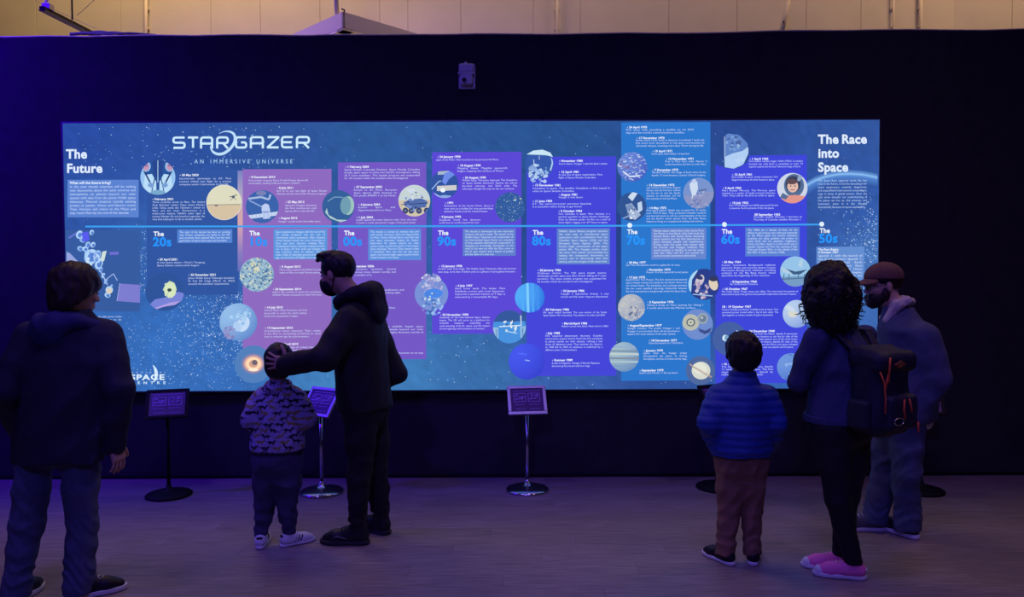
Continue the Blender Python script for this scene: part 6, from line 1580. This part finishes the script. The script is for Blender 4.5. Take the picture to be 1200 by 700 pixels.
pts = [np.array([cb[0] - 0.055 + 0.034 * math.cos(t), yf + 0.002, bz - 0.125 + 0.018 * math.sin(t)]) for t in np.linspace(0, 2 * PI, 20)]
MB().tube(pts, 0.004, 6).build('ring', M['steel'], bp, True)
tag(bp, 'navy rucksack with orange cords and tan diamond patch on the woman\'s back', 'backpack')

# ---------------------------------------------------------------- man in the brown cap leaning to the woman
r0 = onfloor(1048, 626)
p = Person('person', r0, 1.22, 'bearded man in brown cap, glasses and denim jacket with pale collar')
p.j(head=(1034, 334, 0.04), neck=(1053, 364), chest=(1066, 412), pelvis=(1058, 488), shL=(1083, 396, -0.16), shR=(1052, 392, 0.18), elL=(1098, 444, -0.20), wrL=(1080, 482, -0.16), elR=(1040, 450, 0.30), wrR=(1015, 455, 0.30),
    hipL=(1064, 494, -0.08), hipR=(1046, 492, 0.09), knL=(1063, 556, -0.08), knR=(1033, 560, 0.08), anL=(1064, 610, -0.04), anR=(1024, 613, 0.07))
p.J['anL'][2] = 0.09; p.J['anR'][2] = 0.09; p.J['yawL'] = -0.75; p.J['yawR'] = 0.25
H = head_frame(None, 0.36, -0.10)
p.body(1.05, H, SK['skin_fair'], 1.02, {'L': (np.array([0.1, 0.7, -0.7]), np.array([1.0, 0, 0]), np.array([0, 0.6, 0.6]), 0.98, 0.3, 0.1, 0.6), 'R': (np.array([-0.3, 1.0, 0]), np.array([0, -0.2, -1.0]), np.array([-1.0, 0, 0]), 0.98, 0.3, 0.1, 0.6)})
p.eyes(SK['hair_brown'])
c = p.J['head']; hs = p.hs
P = lambda x, y, z: c + H @ (np.array([x, y, z]) * hs)
hair_cap(p, 'hair', SK['hair_brown'], 0.006, 0.005, 0.050, 0.003, 80, back_drop=-0.055)
S = Solid(0.005)
S.ell(P(0, 0.046, -0.072), np.array([0.062, 0.062, 0.052]) * hs, H, 0.01); S.ell(P(0, 0.064, -0.104), np.array([0.036, 0.036, 0.030]) * hs, H, 0.02)
for q in (-1, 1): S.ell(P(q * 0.062, 0.014, -0.050), np.array([0.014, 0.024, 0.042]) * hs, H, 0.015)
S.ell(P(0, 0.098, -0.020), np.array([0.034, 0.034, 0.034]) * hs, H, 0.01, 's'); S.ell(P(0, 0.112, -0.068), np.array([0.020, 0.022, 0.007]) * hs, H, 0.006, 's')
for q in (-1, 1): S.ell(P(q * 0.046, 0.076, -0.020), np.array([0.026, 0.034, 0.030]) * hs, H, 0.012, 's')
S.disp(lambda X, Y, Z: 0.003 * np.sin(160 * X) * np.sin(150 * Y) * np.sin(140 * Z))
solid_obj(S, 'beard', SK['hair_brown'], p.root)
# cap: crown, brim, button, strap
S = Solid(0.005)
S.ell(P(0, -0.012, 0.046), np.array([0.090, 0.112, 0.088]) * hs, H, 0.02); n = H @ unit([0, 0.10, -1.0]); S.half(n, n @ P(0, 0.0, 0.034), 0.004)
capo = solid_obj(S, 'cap', CL['cap'], p.root)
S = Solid(0.004)
def brim(X, Y, Z):
    q = [(X - c[0]) * H[0, i] + (Y - c[1]) * H[1, i] + (Z - c[2]) * H[2, i] for i in range(3)]
    u, v, w_ = q[0] / hs, q[1] / hs, q[2] / hs
    e = np.sqrt((u / 0.082) ** 2 + (np.maximum(v - 0.06, 0) / 0.112) ** 2) - 1
    zz = 0.046 - 0.30 * (v - 0.08) - 4.0 * u * u
    return np.maximum(np.maximum(e * 0.08, 0.06 - v), np.abs(w_ - zz) - 0.0055) * hs
S.ops.append(('u', brim, c - 0.25, c + 0.25, 0.0)); solid_obj(S, 'brim', CL['cap'], capo)
MB().tube([P(0, -0.012, 0.132), P(0, -0.012, 0.139)], [0.009, 0.006], 10).build('button', CL['cap'], capo, True)
for k in range(6):
    t0 = k * PI / 3 + 0.5
    MB().tube([P(0.0905 * math.sin(a_) * math.cos(t0), -0.012 + 0.1125 * math.sin(a_) * math.sin(t0), 0.046 + 0.0885 * math.cos(a_)) for a_ in np.linspace(0.08, 1.5, 10)], 0.0016, 5).build('seam', CL['cap'], capo, True)
# glasses
gl = None
for q in (-1, 1):
    pts = [P(q * 0.031 + 0.023 * math.cos(t), 0.101 - 0.006 * abs(math.cos(t)), -0.004 + 0.019 * math.sin(t)) for t in np.linspace(0, 2 * PI, 24)]
    g = MB().tube(pts, 0.0018, 6)
    if gl is None: gl = g.build('glasses', M['black_metal'], p.root, True)
    else: g.build('lens_rim', M['black_metal'], gl, True)
    MB().tube([P(q * 0.054, 0.096, 0.0), P(q * 0.074, 0.07, 0.002), P(q * 0.080, 0.0, 0.004), P(q * 0.078, -0.02, -0.012)], 0.0018, 6).build('temple', M['black_metal'], gl, True)
MB().tube([P(-0.008, 0.102, 0.0), P(0, 0.106, 0.003), P(0.008, 0.102, 0.0)], 0.0018, 6).build('bridge', M['black_metal'], gl, True)
nz = p.J['neck'][2]; pz = p.J['pelvis'][2]; hem = W(1065, 492, p.o[1])[2]
rows = [(hem, 0.205, 0.185), (hem + 0.05, 0.215, 0.195), (pz + 0.20, 0.220, 0.195), (nz - 0.24, 0.225, 0.190), (nz - 0.11, 0.205, 0.150), (nz - 0.04, 0.14, 0.11), (nz + 0.02, 0.085, 0.085)]
p.top(CL['denimj2'], rows, (0.086, 0.080, 0.062), hem, 'denim_jacket', 0.006)
S = Solid(0.006); cn = p.J['neck']
# turned-down collar: a band round the neck with two pointed leaves in front
for q in (-1, 1):
    S.chain([cn + [0, -0.070, 0.055], cn + [q * 0.070, -0.035, 0.062], cn + [q * 0.090, 0.020, 0.035], cn + [q * 0.090, 0.075, -0.055]], [0.016, 0.026, 0.034, 0.024], 0.03)
S.disp(lambda X, Y, Z: 0.003 * np.sin(130 * X + 2 * np.sin(60 * Z)) * np.sin(120 * Y) * np.sin(125 * Z)); solid_obj(S, 'sherpa_collar', CL['sherpa'], p.root)
S = Solid(0.006); cc = p.centre(hem)
S.loft([(hem - 0.035, cc[0], cc[1], 0.170, 0.155), (hem + 0.01, cc[0], cc[1], 0.185, 0.170)], 0.0); solid_obj(S, 'shirt_tail', CL['sherpa'], p.root)
p.trousers(CL['jeans2'], 0.100, 0.080, 0.076, hem + 0.02, 0.045, 0.008, stack=0.008, hip=(0.175, 0.15))
for q, yw in (('L', -0.75), ('R', 0.25)): p.shoe(q, yw, 0.295, CL['grey'] if q == 'R' else CL['shoe_black'], SK['sole_white'], extra=laces(SK['lace'], 4), fat=1.05)
